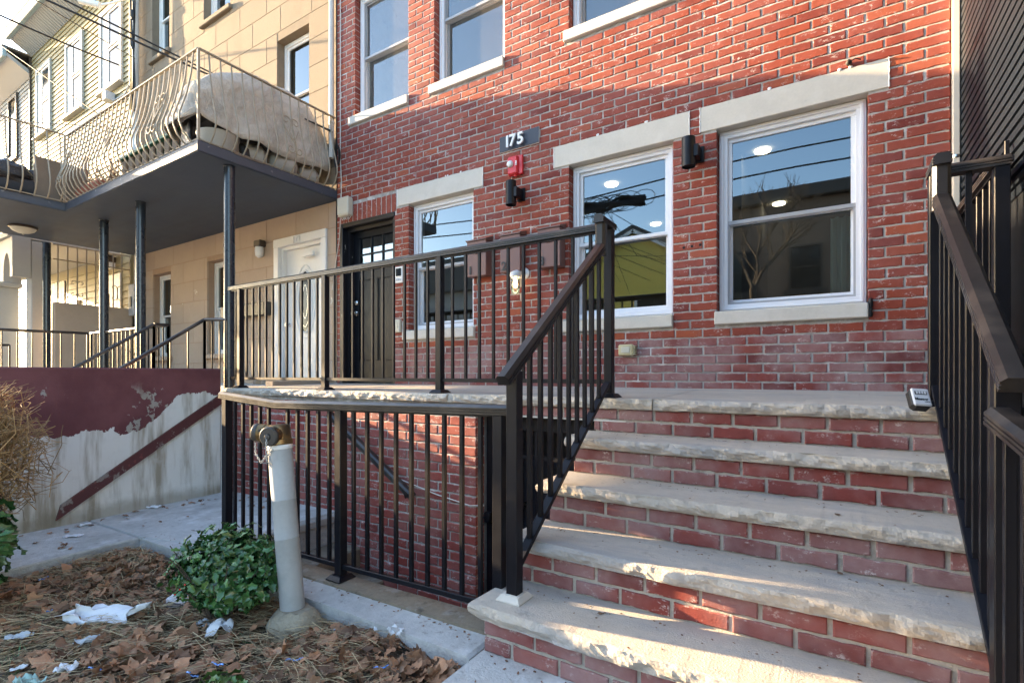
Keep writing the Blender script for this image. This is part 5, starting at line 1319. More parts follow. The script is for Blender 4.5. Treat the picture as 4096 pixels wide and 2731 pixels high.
mb.build('service_cables', 'cable_black', None, 'black service cables hanging down beside the drain pipe', 'cable')
def wire(pts_px, r, label, sag=.0, ext=6.0, ys=None):
    """overhead wire: ends fixed at two pixels whose distances are given by plane Y"""
    (x0, y0, Y0), (x1, y1, Y1) = pts_px
    a, b = onY(x0, y0, Y0), onY(x1, y1, Y1)
    a = a + (a - b).normalized() * ext
    pts = []
    for i in range(25):
        t = i / 24; p = a.lerp(b, t); p.z -= sag * 4 * t * (1 - t); pts.append(p)
    MB().tube(pts, r, 6).build('overhead_wire', 'cable_black', None, label, 'wire', 'overhead wires')
wire(((0, 30, 2.2), (478, 262, 3.9)), .013, 'thick black wire at upper left drooping to the drain pipe', .12, 3)
wire(((208, 0, 1.7), (1328, 526, 4.03)), .010, 'long black wire crossing the balcony to the brick corner', .03)
wire(((292, 0, 1.75), (1330, 530, 4.03)), .008, 'black wire just above the long wire, meeting it at the brick corner', .05)
wire(((0, 175, 2.0), (390, 455, 2.5)), .007, 'thin black wire at far left going down to the balcony rail', .02)
wire(((158, 0, 1.9), (540, 235, 3.9)), .006, 'thin black wire ending at the pipe below the security camera', .03)
wire(((0, 480, 2.3), (525, 512, 2.9)), .006, 'thin black wire crossing low behind the left balcony rail', .01, 2)

# ================================================================== PLANTER BED, LEAVES, STRAW
def zsoil(x, y):
    return zg(x) - .075 + .035 * NZ(x * 1.7, y * 1.7, 3.3) + .014 * NZ(x * 7, y * 7, 1.3) + .05 * max(0.0, (1.15 - y)) * .3
bed = None
mb = MB(); nx, ny = 70, 46
vs = []
for j in range(ny + 1):
    for i in range(nx + 1):
        x = -4.30 + 3.12 * i / nx; y = -.6 + 2.28 * j / ny
        vs.append((x, y, zsoil(x, y)))
fs = [(j * (nx + 1) + i, j * (nx + 1) + i + 1, (j + 1) * (nx + 1) + i + 1, (j + 1) * (nx + 1) + i) for j in range(ny) for i in range(nx)]
mb.add(vs, fs, smooth=True)
bed = mb.build('planter_bed', 'soil', kind='structure', fixn=False)

def leaf_shape(kind, seed):
    """lobed fallen leaf, about 1 unit long, curled; returns verts and faces"""
    rr = random.Random(seed); out = []
    n = 22
    for i in range(n):
        a = 2 * math.pi * i / n
        if kind == 0:   # maple-like
            r = .34 + .20 * abs(math.cos(2.5 * (a - math.pi / 2))) ** 1.5 + .05 * math.cos(a * 9 + seed)
        elif kind == 1: # oak-like
            r = (.26 + .30 * abs(math.sin(a)) ** 1.2) * (1 + .24 * math.cos(a * 7 + seed))
        else:           # plain oval
            r = .22 + .32 * abs(math.sin(a)) ** 1.6 + .02 * math.cos(a * 5)
        r *= rr.uniform(.88, 1.1)
        out.append((r * math.cos(a), r * math.sin(a)))
    cu, cv, ph = rr.uniform(.2, .9), rr.uniform(-.3, .7), rr.uniform(0, 6)
    def z(x, y): return cu * x * x + cv * y * y * .6 + .08 * math.sin(6 * x + ph) + .06 * math.sin(7 * y + ph * 2) + .14 * rr.uniform(-.3, .3)
    inner = [(x * .5, y * .5) for x, y in out]
    vs = [(0, 0, 0)] + [(x, y, z(x, y)) for x, y in inner[::2]] + [(x, y, z(x, y)) for x, y in out]
    m = n // 2; fs = []
    for k in range(m):
        fs.append((0, 1 + k, 1 + (k + 1) % m))
        o = 1 + m
        fs.append((1 + k, o + 2 * k, o + 2 * k + 1)); fs.append((1 + k, o + 2 * k + 1, 1 + (k + 1) % m)); fs.append((1 + (k + 1) % m, o + 2 * k + 1, o + (2 * k + 2) % n))
    return vs, fs
SHAPES = [leaf_shape(k, 10 + i * 3 + k) for i in range(3) for k in (0, 1, 0, 2)]
def leaf_matrix(x, y, s, tilt=.35, lift=.012):
    e = Matrix.Rotation(U(0, 6.283), 4, 'Z') @ Matrix.Rotation(RND.gauss(0, tilt), 4, 'X') @ Matrix.Rotation(RND.gauss(0, tilt), 4, 'Y')
    return Matrix.Translation((x, y, zsoil(x, y) + lift + U(0, .022))) @ e @ Matrix.Scale(s, 4)
def leaf_density(x, y):
    d = .55 + .9 * NZ(x * 1.1 + 4, y * 1.4, 8.0)
    if x < -3.0: d += .35
    if y > 1.25 and x < -2.4: d += .3
    if x > -2.0 and y > 1.3: d += .45
    return d
LEAFMESH = []
for i, (v, f) in enumerate(SHAPES):
    for q in range(4):
        me = bpy.data.meshes.new('fallen_leaf'); me.from_pydata(v, [], f)
        at = me.attributes.new('rnd', 'FLOAT', 'FACE'); at.data.foreach_set('value', np.full(len(f), q / 3, dtype=np.float32))
        me.polygons.foreach_set('use_smooth', np.ones(len(f), dtype=bool)); me.materials.append(MATS['dry_leaf']); me.update(); LEAFMESH.append(me)
n = 0
while n < 290:
    px_, py_ = U(0, 1900), U(2100, 2731)
    p = onZ(px_, py_, -1.19)
    if not (-4.05 < p.x < -1.25 and .3 < p.y < 1.58) or U(0, 1) > leaf_density(p.x, p.y): continue
    o = bpy.data.objects.new('fallen_leaf', RND.choice(LEAFMESH)); COL.objects.link(o); o.parent = bed
    o.matrix_basis = Matrix.Translation(-bed.location) @ leaf_matrix(p.x, p.y, .04 + .068 * U(0, 1) ** 1.8, .35, .020)
    n += 1
for k, (v, f) in enumerate(SHAPES[:4]):
    ms, rn = [], []
    while len(ms) < 1100:
        x, y = U(-4.15, -1.23), U(-.5, 1.60)
        if U(0, 1) > leaf_density(x, y): continue
        ms.append(leaf_matrix(x, y, U(.022, .075), .45, .008)); rn.append(min(1, max(0, RND.gauss(.5, .3))))
    scatter('leaf_litter', 'dry_leaf', v, f, ms, rn, bed, smooth=True)
# straw: bent dry grass stems lying in sweeps
sv = [(-.5, -.5, 0), (-.5, .5, 0), (-.17, .5, .06), (-.17, -.5, .06), (.17, .5, .07), (.17, -.5, .07), (.5, .1, .0), (.5, -.1, .0)]
sf = [(0, 1, 2, 3), (3, 2, 4, 5), (5, 4, 6, 7)]
ms, rn = [], []
while len(ms) < 17000:
    x, y = U(-4.15, -1.22), U(-.3, 1.60)
    if U(0, 1) > .62 + 1.1 * NZ(x * 1.3, y * 1.6, 21.0): continue
    a = NZ(x * .9, y * .9, 5.5) * 2.4 + RND.gauss(0, .55) + .5
    L = U(.05, .17); w = U(.0012, .0026)
    e = Matrix.Rotation(a, 4, 'Z') @ Matrix.Rotation(RND.gauss(0, .16), 4, 'Y') @ Matrix.Rotation(RND.gauss(0, .8), 4, 'X')
    ms.append(Matrix.Translation((x, y, zsoil(x, y) + U(.004, .046))) @ e @ Matrix.Diagonal((L, w, L, 1))); rn.append(U(0, 1))
scatter('dry_grass', 'straw', sv, sf, ms, rn, bed)
ms, rn = [], []
while len(ms) < 420:
    x, y = U(-4.0, -1.3), U(.4, 1.5)
    if NZ(x * 2.3, y * 2.6, 40) < .18: continue
    ms.append(Matrix.Translation((x, y, zsoil(x, y) + .012)) @ Matrix.Rotation(U(0, 6.28), 4, 'Z') @ Matrix.Rotation(-U(.2, 1.2), 4, 'Y') @ Matrix.Diagonal((U(.03, .08), U(.003, .006), .05, 1))); rn.append(U(.3, 1))
scatter('green_grass', 'holly', sv, sf, ms, rn, bed)
# crumbs of leaf on the concrete
ms, rn = [], []
while len(ms) < 45:
    x, y = U(-5.1, -4.0), U(.7, 2.7)
    if x > -4.3 and y < 1.75: continue
    if U(0, 1) > (.9 if x < -4.95 or y > 2.55 else .25): continue
    m = Matrix.Translation((x, y, zg(x) + .02 * max(0, y - 1.6) + .008)) @ Matrix.Rotation(U(0, 6.28), 4, 'Z') @ Matrix.Rotation(RND.gauss(0, .2), 4, 'X') @ Matrix.Scale(U(.02, .055), 4)
    ms.append(m); rn.append(U(0, .8))
scatter('leaf_crumbs', 'dry_leaf', *SHAPES[1], ms, rn, bed, smooth=True)

# ------------------------------------------------------------------ holly bush and shrubs
HV = [(0, 0, 0)] + [(.5 * math.cos(a) * (1 if k % 2 else .74), .26 * math.sin(a) * (1.12 if k % 2 else .74), .10 * abs(math.sin(a)) + (.05 if k % 2 else -.02) - .10 * math.cos(a) ** 2) for k, a in enumerate([2 * math.pi * i / 12 for i in range(12)])]
HF = [(0, 1 + i, 1 + (i + 1) % 12) for i in range(12)]
def bush(root, c, rx, ry, rz, n, size, mat='holly', seed=1, core=.35):
    ms, rn = [], []
    while len(ms) < n:
        d = Vector((RND.gauss(0, 1), RND.gauss(0, 1), RND.gauss(0, 1))).normalized()
        k = 1 + .34 * NZ(d.x * 2.6 + seed, d.y * 2.6, d.z * 2.6) + .12 * NZ(d.x * 7 + seed, d.y * 7, d.z * 7)
        u = U(core, 1) ** .5 * k
        p = Vector((c[0] + d.x * rx * u, c[1] + d.y * ry * u, c[2] + d.z * rz * u))
        if p.z < c[2] - rz * .92: continue
        nrm = (d + Vector((0, 0, .55)) + Vector((RND.gauss(0, .5), RND.gauss(0, .5), RND.gauss(0, .5)))).normalized()
        q = nrm.to_track_quat('Z', 'X').to_matrix().to_4x4() @ Matrix.Rotation(U(0, 6.28), 4, 'Z')
        ms.append(Matrix.Translation(p) @ q @ Matrix.Scale(size * U(.7, 1.3), 4)); rn.append(min(1, max(0, RND.gauss(.45, .28))))
    return scatter('foliage', mat, HV, HF, ms, rn, root, smooth=False)
hb = thing('holly_bush', 'small round green holly bush in front of the standpipe', 'bush', (-2.56, 1.36, -1.2))
bush(hb, (-2.555, 1.40, -.985), .285, .225, .175, 1900, .054, seed=3)
bush(hb, (-2.55, 1.40, -.965), .31, .25, .185, 260, .050, 'holly_new', seed=7, core=.8)
mb = MB()
for i in range(16):
    a = U(0, 6.28); e = Vector((-2.565 + .28 * math.cos(a), 1.34 + .2 * math.sin(a), -1.0 + U(-.1, .18)))
    b0 = Vector((-2.56 + .03 * math.cos(a), 1.34 + .03 * math.sin(a), -1.205)); mb.tube([b0, b0.lerp(e, .5) + Vector((0, 0, .03)), e], [.007, .005, .002], 5)
mb.build('stems', 'bark', hb)
for i in range(3):
    MB().lathe([(.001, -.005), (.005, 0), (.001, .005)], (-2.42 - .09 * i, 1.12 + .02 * i, -.93 - .05 * i), n=8).build('berry', 'berry', hb)
hs = thing('broadleaf_shrub', 'broad-leaved green shrub at the left edge below the dry hedge', 'shrub', (-3.55, .66, -1.2))
bush(hs, (-3.56, .68, -.86), .24, .17, .26, 260, .085, seed=9)
mb = MB()
for i in range(9):
    e = Vector((-3.56 + U(-.2, .2), .68 + U(-.13, .13), -.86 + U(-.2, .22))); b0 = Vector((-3.56, .68, -1.2)); mb.tube([b0, b0.lerp(e, .5), e], [.008, .006, .003], 5)
mb.build('stems', 'bark', hs)
p = onZ(900, 2790, -1.17)
fs_ = thing('holly_sprig', 'green holly sprigs at the bottom edge of the picture', 'shrub', (p.x, p.y, -1.2))
bush(fs_, (p.x, p.y, -1.155), .15, .08, .06, 60, .050, 'holly_new', seed=5)
mb = MB()
for i in range(7):
    e = Vector((p.x + U(-.15, .15), p.y + U(-.07, .07), -1.10)); mb.tube([(p.x, p.y, -1.2), e], [.004, .002], 4)
mb.build('stems', 'bark', fs_)
# dry hedge: a ball of bare golden twigs
dh = thing('dry_hedge', 'clipped hedge of bare golden twigs at the left edge', 'hedge', (-3.95, .62, -1.2))
mb = MB()
hc = Vector((-4.00, .62, -.43))
for i in range(2300):
    d = Vector((RND.gauss(0, 1), RND.gauss(0, 1), RND.gauss(0, 1))).normalized()
    k = 1 + .22 * NZ(d.x * 3.5, d.y * 3.5, d.z * 3.5)
    e = hc + Vector((d.x * .46 * k, d.y * .46 * k, d.z * .46 * k)) * U(.78, 1.12)
    s = hc + Vector((d.x * .2, d.y * .2, d.z * .22 - .05)) + Vector((U(-.26, .26), U(-.26, .26), U(-.2, .16)))
    if e.z < -.95: continue
    m1 = s.lerp(e, .5) + Vector((U(-.04, .04), U(-.04, .04), U(-.03, .05)))
    m2 = s.lerp(e, .8) + Vector((U(-.03, .03), U(-.03, .03), U(-.02, .03)))
    mb.tube([s, m1, m2, e], [.0028, .0024, .0018, .0011], 3, cap=False, rnd=U(0, 1), smooth=False)
    if i % 3 == 0:
        f = m2 + Vector((U(-.07, .07), U(-.07, .07), U(0, .07))); mb.tube([m2, f], [.0015, .0008], 3, cap=False, rnd=U(.2, 1), smooth=False)
mb.build('twigs', 'twig', dh, kind='stuff', fixn=False)
mb = MB()
for i in range(8):
    a = i * .8; mb.tube([(-3.97 + .06 * math.cos(a), .62 + .06 * math.sin(a), -1.21), (-3.97 + .12 * math.cos(a), .62 + .12 * math.sin(a), -.85), hc + Vector((.18 * math.cos(a), .18 * math.sin(a), -.05))], [.014, .011, .006], 6)
mb.build('stems', 'bark', dh)

# ================================================================== STANDPIPE
sp_ = thing('standpipe', 'leaning grey standpipe with brass siamese head and chained caps', 'standpipe', (-2.19, 1.5, -1.15))
pb = onY(1166, 2375, 1.50); pt = onY(1120, 1788, 1.50)
axis = (pt - pb).normalized(); side = Vector((1, 0, 0)); side = (side - axis * side.dot(axis)).normalized(); fwd = axis.cross(side)
Lp = (pt - pb).length; RP = .056
MB().lathe([(RP, -.10), (RP, Lp * .38), (RP + .001, Lp * .383), (RP, Lp * .387), (RP, Lp * .64), (RP + .001, Lp * .643), (RP, Lp * .647), (RP, Lp)], pb, axis, 32).build('pipe', 'galv', sp_)
MB().lathe([(RP + .002, Lp - .010), (RP + .004, Lp - .005), (RP + .004, Lp + .008), (RP + .002, Lp + .011)], pb, axis, 28).build('sealing_tape', 'white_paint', sp_)
MB().lathe([(RP + .002, Lp + .011), (RP + .006, Lp + .016), (RP + .006, Lp + .036), (RP, Lp + .040), (RP - .001, Lp + .094), (RP - .006, Lp + .106), (RP - .018, Lp + .112), (.002, Lp + .114)], pb, axis, 32).build('head', 'brass', sp_)
hz = pb + axis * (Lp + .070)
od = Vector((-.82, -.57, .03)).normalized()
MB().lathe([(.039, .03), (.039, .062), (.042, .064), (.042, .098), (.039, .100)], hz, od, 24).build('outlet', 'brass', sp_)
MB().lathe([(.043, .095), (.0445, .098), (.0445, .113), (.040, .119), (.002, .120)], hz, od, 24).build('outlet_cap', 'plug_grey', sp_)
fd = Vector((.42, -.90, -.04)).normalized()
MB().lathe([(.043, .03), (.043, .080)], hz - axis * .004, fd, 24).build('inlet', 'brass', sp_)
MB().lathe([(.045, .072), (.047, .075), (.047, .086), (.042, .092), (.014, .093), (.013, .100), (.008, .103)], hz - axis * .004, fd, 28).build('inlet_cap', 'plug_grey', sp_)
cs = fd.cross(axis).normalized(); cu_ = cs.cross(fd)
for a in (-.9, 2.3):
    q = hz - axis * .004 + fd * .080 + cs * (.049 * math.cos(a)) + cu_ * (.049 * math.sin(a)); MB().lathe([(.007, -.007), (.007, .009)], q, fd, 8).build('cap_lug', 'plug_grey', sp_)
q = hz + od * .075 + Vector((.03, -.036, .016)); MB().lathe([(.008, 0), (.007, .009)], q, (.5, -.85, 0), 10).build('stud', 'plug_grey', sp_)
def chain(pts, nm='chain'):
    mb = MB(); path = smooth_path([tuple(p) for p in pts], int(sum(math.dist(a, b) for a, b in zip(pts, pts[1:])) / .011) + 2)
    for i in range(len(path) - 1):
        a, b = Vector(path[i]), Vector(path[i + 1]); m = (a + b) / 2; d = (b - a).normalized()
        s = d.cross(Vector((.3, 1, .2)) if i % 2 else Vector((1, -.2, .3))).normalized()
        mb.tube([m + d * (.0085 * math.cos(t)) + s * (.0042 * math.sin(t)) for t in [i2 * math.pi / 4 for i2 in range(9)]], .0014, 4, cap=False)
    mb.build(nm, 'galv', sp_)
oc = hz + od * .115
nk = pb + axis * (Lp + .0) + fd * .060
chain([oc + Vector((0, 0, -.044)), oc + Vector((.01, -.005, -.10)), oc + Vector((.05, -.0, -.145)), nk + Vector((-.045, -.01, -.04)), nk])
ic_ = hz - axis * .004 + fd * .10
chain([ic_, ic_ + Vector((0, -.003, -.05)), ic_ + Vector((-.004, .003, -.115)), nk + Vector((.0, -.01, -.075)), nk + Vector((-.025, 0, -.04)), nk])
mb = MB(); rings = []
for i in range(7):
    t = i / 6; ring = []
    for k in range(24):
        a = 2 * math.pi * k / 24; r = (.140 - .062 * t ** 2.2) * (1 + .22 * NZ(math.cos(a) * 1.5, math.sin(a) * 1.5, t * 2 + 5))
        ring.append((pb.x + .03 + r * math.cos(a) * 1.05, 1.50 + r * math.sin(a) * .82, -1.225 + .105 * t + .014 * NZ(a * 3, t * 5, 1)))
    rings.append(ring)
loft(mb, rings); mb.build('footing', 'old_cement', sp_)

# ================================================================== LITTER
def scrap(name, px, py, L, W, rot, mat, label, cat='litter', crumple=.02, z=None, group=None, tilt=.08, fr=3.0, ed=.22):
    p = onZ(px, py, -1.165); zz = (zsoil(p.x, p.y) + .036) if z is None else z
    if z is not None: p = onZ(px, py, z)
    mb = MB(); n = 12; vs = []; sd = px * .013
    for j in range(n + 1):
        for i in range(n + 1):
            u, v = i / n - .5, j / n - .5
            e = 1 + ed * NZ(u * 4 + sd, v * 4, sd)
            x, y = u * L * e, v * W * e * (1 - .35 * abs(u) * 2 * (.5 + .5 * NZ(sd, 1, 1)))
            h = crumple * (1.2 * noise.fractal(Vector((u * fr + sd, v * fr, sd)), 1.1, 2.1, 3) + .5)
            ca, sa = math.cos(rot), math.sin(rot)
            vs.append((p.x + x * ca - y * sa, p.y + x * sa + y * ca, zz + max(0.001, h) + v * W * tilt))
    fs = [(j * (n + 1) + i, j * (n + 1) + i + 1, (j + 1) * (n + 1) + i + 1, (j + 1) * (n + 1) + i) for j in range(n) for i in range(n)]
    mb.add(vs, fs, smooth=True)
    o = mb.build(name, mat, None, label, cat, group, fixn=False)
    m = o.modifiers.new('thickness', 'SOLIDIFY'); m.thickness = .0012
    return o
scrap('plastic_bag', 415, 2455, .31, .14, .62, 'paper', 'crumpled white plastic bag lying on the leaves', 'bag', .05, fr=1.9, ed=.75)
card = scrap('printed_card', 735, 2365, .17, .12, .35, 'paper', 'white printed card lying at the left of the holly bush', 'card', .006)
for i in range(5):
    q = Vector(card.location) + Vector((-.05 + .025 * i, -.01 + .022 * (i % 2), .016))
    MB().lathe([(.009, 0), (.008, .002)], q, n=10).build('printed_spot', 'card_print', card)
scrap('dark_card', 690, 2395, .10, .045, .35, 'card_dark', 'dark flap folded under the printed card', 'card', .004)
scrap('paper_scrap', 880, 2500, .105, .10, .9, 'paper', 'crumpled white paper below the holly bush', 'paper', .03, fr=2.0)
scrap('paper_scrap', 818, 2470, .075, .05, .2, 'paper_grey', 'small grey tissue just left of the crumpled paper', 'paper', .02)
scrap('paper_scrap', 265, 2662, .07, .055, .5, 'paper', 'torn white paper scrap near the bottom left', 'paper', .02)
scrap('paper_scrap', 345, 2560, .085, .04, .9, 'paper_grey', 'greyish cellophane scrap below the plastic bag', 'paper', .02)
scrap('paper_scrap', 75, 2545, .10, .035, .7, 'paper_grey', 'thin grey wrapper at the left edge of the bed', 'wrapper', .015)
scrap('paper_scrap', 75, 2655, .05, .018, 1.1, 'paper', 'narrow white paper strip at lower left', 'paper', .01)
scrap('plastic_scrap', 120, 2705, .13, .055, .3, 'paper_aqua', 'pale aqua plastic scrap at the bottom left corner', 'wrapper', .03)
scrap('paper_scrap', 1585, 2552, .075, .045, .1, 'paper', 'folded white paper beside the areaway coping', 'paper', .03)
scrap('paper_scrap', 1510, 2522, .03, .035, .8, 'paper', 'tiny white paper bit left of the folded paper', 'paper', .02)
scrap('paper_scrap', 292, 2143, .11, .07, .7, 'paper', 'torn white receipt lying on the concrete walk', 'paper', .008, z=zg(-4.75) + .006, tilt=0)
scrap('paper_scrap', 340, 2100, .065, .035, .9, 'paper', 'small white label on the walk behind the receipt', 'paper', .012, z=zg(-5.0) + .006, tilt=0)
scrap('paper_scrap', 618, 2027, .11, .075, .5, 'paper', 'white paper lying against the old wall on the slab', 'paper', .012, z=zg(-5.05) + .014, tilt=0)
ti = 0
for px, py, L, a, lab in ((1330, 2505, .05, .1, 'blue tinsel strand beside the standpipe footing'), (1180, 2630, .075, .7, 'blue tinsel strand in the straw right of centre'), (870, 2650, .06, .3, 'blue tinsel strand near the bottom centre'), (770, 2700, .075, .1, 'blue tinsel strand left of the foreground sprig'),
                          (380, 2675, .07, .3, 'blue tinsel strand right of the torn scrap'), (1530, 2680, .07, .8, 'blue tinsel strand at the bottom right of the bed'), (175, 2285, .05, 1.9, 'blue tinsel strand on the leaves near the walk edge'), (200, 2430, .03, 1.5, 'short blue tinsel bit left of the plastic bag')):
    p = onZ(px, py, -1.165); z = zsoil(p.x, p.y) + .034
    mb = MB(); mb.tube([(p.x + (t - .5) * L * math.cos(a), p.y + (t - .5) * L * math.sin(a), z + .004 * math.sin(t * 9)) for t in [i / 12 for i in range(13)]], [.003 + .0016 * (i % 2) for i in range(13)], 5, smooth=False)
    mb.build('tinsel', 'tinsel_blue', None, lab, 'tinsel', 'bits of blue tinsel')
for px, py, lab, zz in ((3350, 2060, 'dark dry leaf lying on the third stone tread', -A_ - 2 * R_), (3360, 2295, 'tiny dark leaf bit on the second stone tread', -A_ - 3 * R_), (2400, 2455, 'small brown leaf bit on the lowest stone tread', -A_ - 4 * R_)):
    p = onZ(px, py, zz)
    mb = MB(); v, f = SHAPES[3]; mb.add([(p.x + a * .035, p.y + b * .02, zz + .004 + abs(c) * .006) for a, b, c in v], f, .1, True); mb.build('leaf_on_step', 'dry_leaf', None, lab, 'leaf', fixn=False)

# grit and leaf crumbs on the stone
ms, rn = [], []
for i in range(300):
    k = RND.choice((1, 2, 3, 4, 5, 5)); x = U(-1.15, .33) if k < 5 else U(-4.9, .5)
    y0 = Y5 - (5 - k) * T_; y1 = y0 + T_ - .01 if k < 5 else YF - .02
    y = y1 - abs(RND.gauss(0, .035)) if U(0, 1) < .85 else U(y0 + .02, y1)
    if y < y0 + .02: continue
    z = -A_ - (5 - k) * R_ + (.028 * (y - Y5) / (YF + .02 - Y5) if k == 5 else 0)
    ms.append(Matrix.Translation((x, y, z + .002)) @ Matrix.Rotation(U(0, 6.28), 4, 'Z') @ Matrix.Diagonal((U(.006, .022), U(.004, .010), .006, 1))); rn.append(U(0, .35))
scatter('step_grit', 'dry_leaf', *SHAPES[3], ms, rn, stoop)
ms, rn = [], []
for i in range(170):
    x = U(-1.15, .6) if U(0, 1) < .5 else U(-4.2, -1.25); y = (1.66 - abs(RND.gauss(0, .12))) if x > -1.2 else (1.78 - abs(RND.gauss(0, .05)))
    z = -1.117 if x > -1.2 else zg(x)
    ms.append(Matrix.Translation((x, y, z + .003)) @ Matrix.Rotation(U(0, 6.28), 4, 'Z') @ Matrix.Diagonal((U(.008, .03), U(.005, .014), .012, 1))); rn.append(U(0, .5))
scatter('path_grit', 'dry_leaf', *SHAPES[3], ms, rn, bed)

# ================================================================== RIGHT NEIGHBOUR
bk = thing('black_house', 'neighbouring house clad in black ribbed metal at the right edge', 'house', (1.5, 3, -1.1))
XK = .668
z = .80
while z < 5.6:
    mb = MB(); mb.prism([(.002, 0), (-.020, .004), (-.024, .030), (.002, .036)], (XK + .004, 0.1, z), (1, 0, 0), (0, 0, 1), (0, 4.05, 0)); mb.build('rib', 'corrugated', bk, fixn=True); z += .0515
MB().box(XK + .006, 3.5, .1, YF + .2, -1.2, 7.5).build('wall', 'corrugated', bk)
MB().box(XK - .012, XK + .004, .1, YF - .03, .755, .795, .003).build('base_trim', 'corrugated', bk)
MB().box(XK - .006, XK + .004, .1, YF - .03, -1.2, .753).build('metal_panel', 'fence_panel', bk)
ff = thing('spiked_fence', 'dark iron fence with upright spikes behind the side railing', 'fence', (.65, 3.0, -.1))
for i, y in enumerate((2.98, 3.2, 3.42, 3.64, 3.86)): MB().bar((.628, y, -.1), (.628, y, 1.0), .016, .016, up=(0, 1, 0), ch=.002).build('spike', 'black_metal', ff)
for q in (.08, .90): MB().bar((.628, 2.9, q), (.628, 3.95, q), .014, .02).build('rail', 'black_metal', ff)

# ================================================================== ACROSS THE STREET (seen in the window panes)
ho = thing('yellow_gable_house', 'yellow clapboard house with gable across the street', 'house', (-8, -16, -1.2))
mb = MB(); mb.prism([(-12.2, -1.2), (-4.6, -1.2), (-4.6, 4.7), (-7.4, 6.3), (-12.2, 4.2)], (0, -13.6, 0), (1, 0, 0), (0, 0, 1), (0, -9, 0)); mb.build('wall', 'yellow_opposite', ho)
for i in range(56):
    z = -1.1 + i * .115
    MB().box(-12.2, -4.6, -13.6, -13.585, z, z + .012).build('clapboard_edge', 'yellow_opposite', ho, fixn=False)
for xa, za, xb, zb in ((-7.4, 6.42, -4.2, 4.58), (-7.4, 6.42, -12.7, 4.08)):
    mb = MB(); mb.bar((xa, -18, za), (xb, -18, zb), 9.8, .16); mb.build('roof', 'shingle', ho)
    MB().bar((xa, -13.15, za - .12), (xb, -13.15, zb - .12), .06, .26).build('bargeboard', 'white_paint', ho)
for x, z0_, z1_, w in ((-9.4, 1.9, 3.3, 1.0), (-6.6, 1.9, 3.3, 1.5), (-10.6, -.2, 1.4, 1.1), (-6.6, -.9, 1.4, 1.0)):
    mb = MB(); mb.ring(x - w / 2 - .12, x + w / 2 + .12, z0_ - .12, z1_ + .12, .12, -13.58, -13.5); w_ = mb.build('window', 'white_paint', ho)
    MB().box(x - w / 2, x + w / 2, -13.56, -13.52, z0_, z1_).build('pane', 'dark_glass', w_)
    MB().box(x - w / 2, x + w / 2, -13.52, -13.5, (z0_ + z1_) / 2 - .04, (z0_ + z1_) / 2 + .04).build('rail', 'white_paint', w_)
h2 = thing('brown_brick_house', 'brown brick house across the street', 'house', (0, -16, -1.2))
mb = MB(); mb.box(-4.4, 4.5, -22, -13.8, -1.2, 6.6); mb.build('wall', 'brown_opposite', h2)
MB().box(-4.55, 4.65, -22, -13.5, 6.6, 7.1, .05).build('cornice', 'brown_metal', h2)
for x in (-3.2, -.9, 1.4, 3.4):
    for z0_ in (-.2, 3.2):
        mb = MB(); mb.ring(x - .55, x + .55, z0_, z0_ + 1.7, .07, -13.78, -13.7); w_ = mb.build('window', 'brown_metal', h2)
        MB().box(x - .7, x + .7, -13.8, -13.66, z0_ - .16, z0_ - .01).build('sill', 'brown_metal', w_)
        MB().box(x - .48, x + .48, -13.75, -13.70, z0_ + .83, z0_ + .88).build('rail', 'brown_metal', w_)
        MB().box(x - .46, x + .46, -13.76, -13.72, z0_ + .09, z0_ + 1.61).build('pane', 'dark_glass', w_)
h3 = thing('grey_house', 'low grey house across the street further left', 'house', (-18, -16, -1.2))
mb = MB(); mb.box(-24, -12.6, -22, -14, -1.2, 4.6); mb.build('wall', 'white_vinyl_siding', h3)
mb = MB(); mb.prism([(-24.4, 4.6), (-12.3, 4.6), (-14, 6.4), (-22.5, 6.4)], (0, -13.6, 0), (1, 0, 0), (0, 0, 1), (0, -8.6, 0)); mb.build('roof', 'shingle', h3)
for x in (-21, -17.5, -14.6): MB().box(x - .5, x + .5, -14.05, -13.97, .2, 1.8).build('window', 'dark_glass', h3)
for k, (z0_, z1_, y_) in enumerate(((5.1, 4.7, -5.2), (5.5, 5.2, -5.25), (6.3, 6.0, -5.3))):
    MB().tube([(-30 + 44 * i / 36, y_, z0_ + (z1_ - z0_) * i / 36 - .3 * math.sin(math.pi * ((i / 12) % 1)) ** 2) for i in range(37)], .02, 6).build('street_wire', 'cable_black', None, ['lowest', 'middle', 'highest'][k] + ' of the three wires strung along the street', 'wire', 'wires along the street')
mb = MB(); rr = random.Random(5)
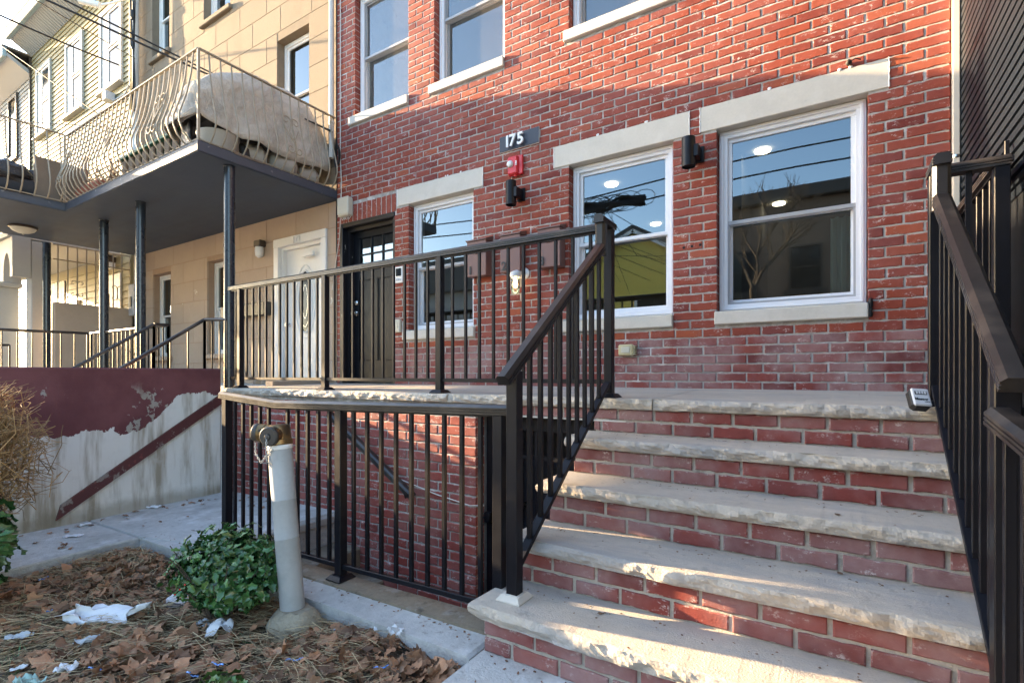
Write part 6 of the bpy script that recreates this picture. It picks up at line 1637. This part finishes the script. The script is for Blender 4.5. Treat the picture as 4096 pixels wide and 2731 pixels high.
for k in range(16):
    x0 = rr.uniform(-6.3, -4.3); r0 = rr.uniform(.12, .38); ph = rr.uniform(0, 6)
    mb.tube([(x0 + r0 * math.cos(t * .5 + ph) * 1.2, -5.2 + rr.uniform(-.04, .04), 4.78 + r0 * .8 * math.sin(t * .5 + ph)) for t in range(14)], .010, 5)
for k in range(7): mb.tube([(-6.4 + i * .16 , -5.2 + .05 * math.sin(k), 4.78 + .07 * math.sin(i * .9 + k) + .03 * k - .1) for i in range(14)], .045, 6)
for k in range(8): mb.tube([(-5.6 + rr.uniform(-.6, .6), -5.2, 4.8), (-5.5 + rr.uniform(-2.5, 2.5), -8.5, 4.4 + rr.uniform(-.8, .4)), (-6 + rr.uniform(-5, 5), -13.4, 3.6 + rr.uniform(-.6, 1.2))], .010, 5)
mb.build('cable_tangle', 'cable_black', None, 'tangled bundle of cables hanging over the street', 'cable')
def bare_tree(x, y, h, label, seed):
    rr = random.Random(seed); root = thing('bare_tree', label, 'tree', (x, y, -1.25))
    tr, br = MB(), MB()
    tr.tube([(x, y, -1.3), (x + .05, y, .6), (x - .05, y + .1, h * .4)], [.17, .13, .10], 10)
    def grow(p, d, L, r, n):
        e = p + d * L; (br).tube([p, p.lerp(e, .5) + Vector((rr.uniform(-.06, .06), rr.uniform(-.06, .06), 0)) * L, e], [r, r * .8, r * .6], 5, cap=False)
        if n == 0: return
        for i in range(3):
            q = (d + Vector((rr.uniform(-.8, .8), rr.uniform(-.8, .8), rr.uniform(-.1, .6)))).normalized(); grow(p.lerp(e, rr.uniform(.6, 1)), q, L * rr.uniform(.6, .85), r * .58, n - 1)
    for i in range(4): grow(Vector((x - .05, y + .1, h * .4 - .3 * i * .5)), Vector((rr.uniform(-.7, .7), rr.uniform(-.7, .7), 1)).normalized(), h * .22, .065, 4)
    tr.build('trunk', 'bark', root); br.build('branches', 'bark', root, fixn=False)
bare_tree(-2.2, -9.95, 7.0, 'bare street tree on the far pavement', 4)

# ------------------------------------------------------------------ lift everything so that the path lies near z = 0
for o in list(bpy.data.objects):
    if o.parent is None: o.location.z += ZOFF
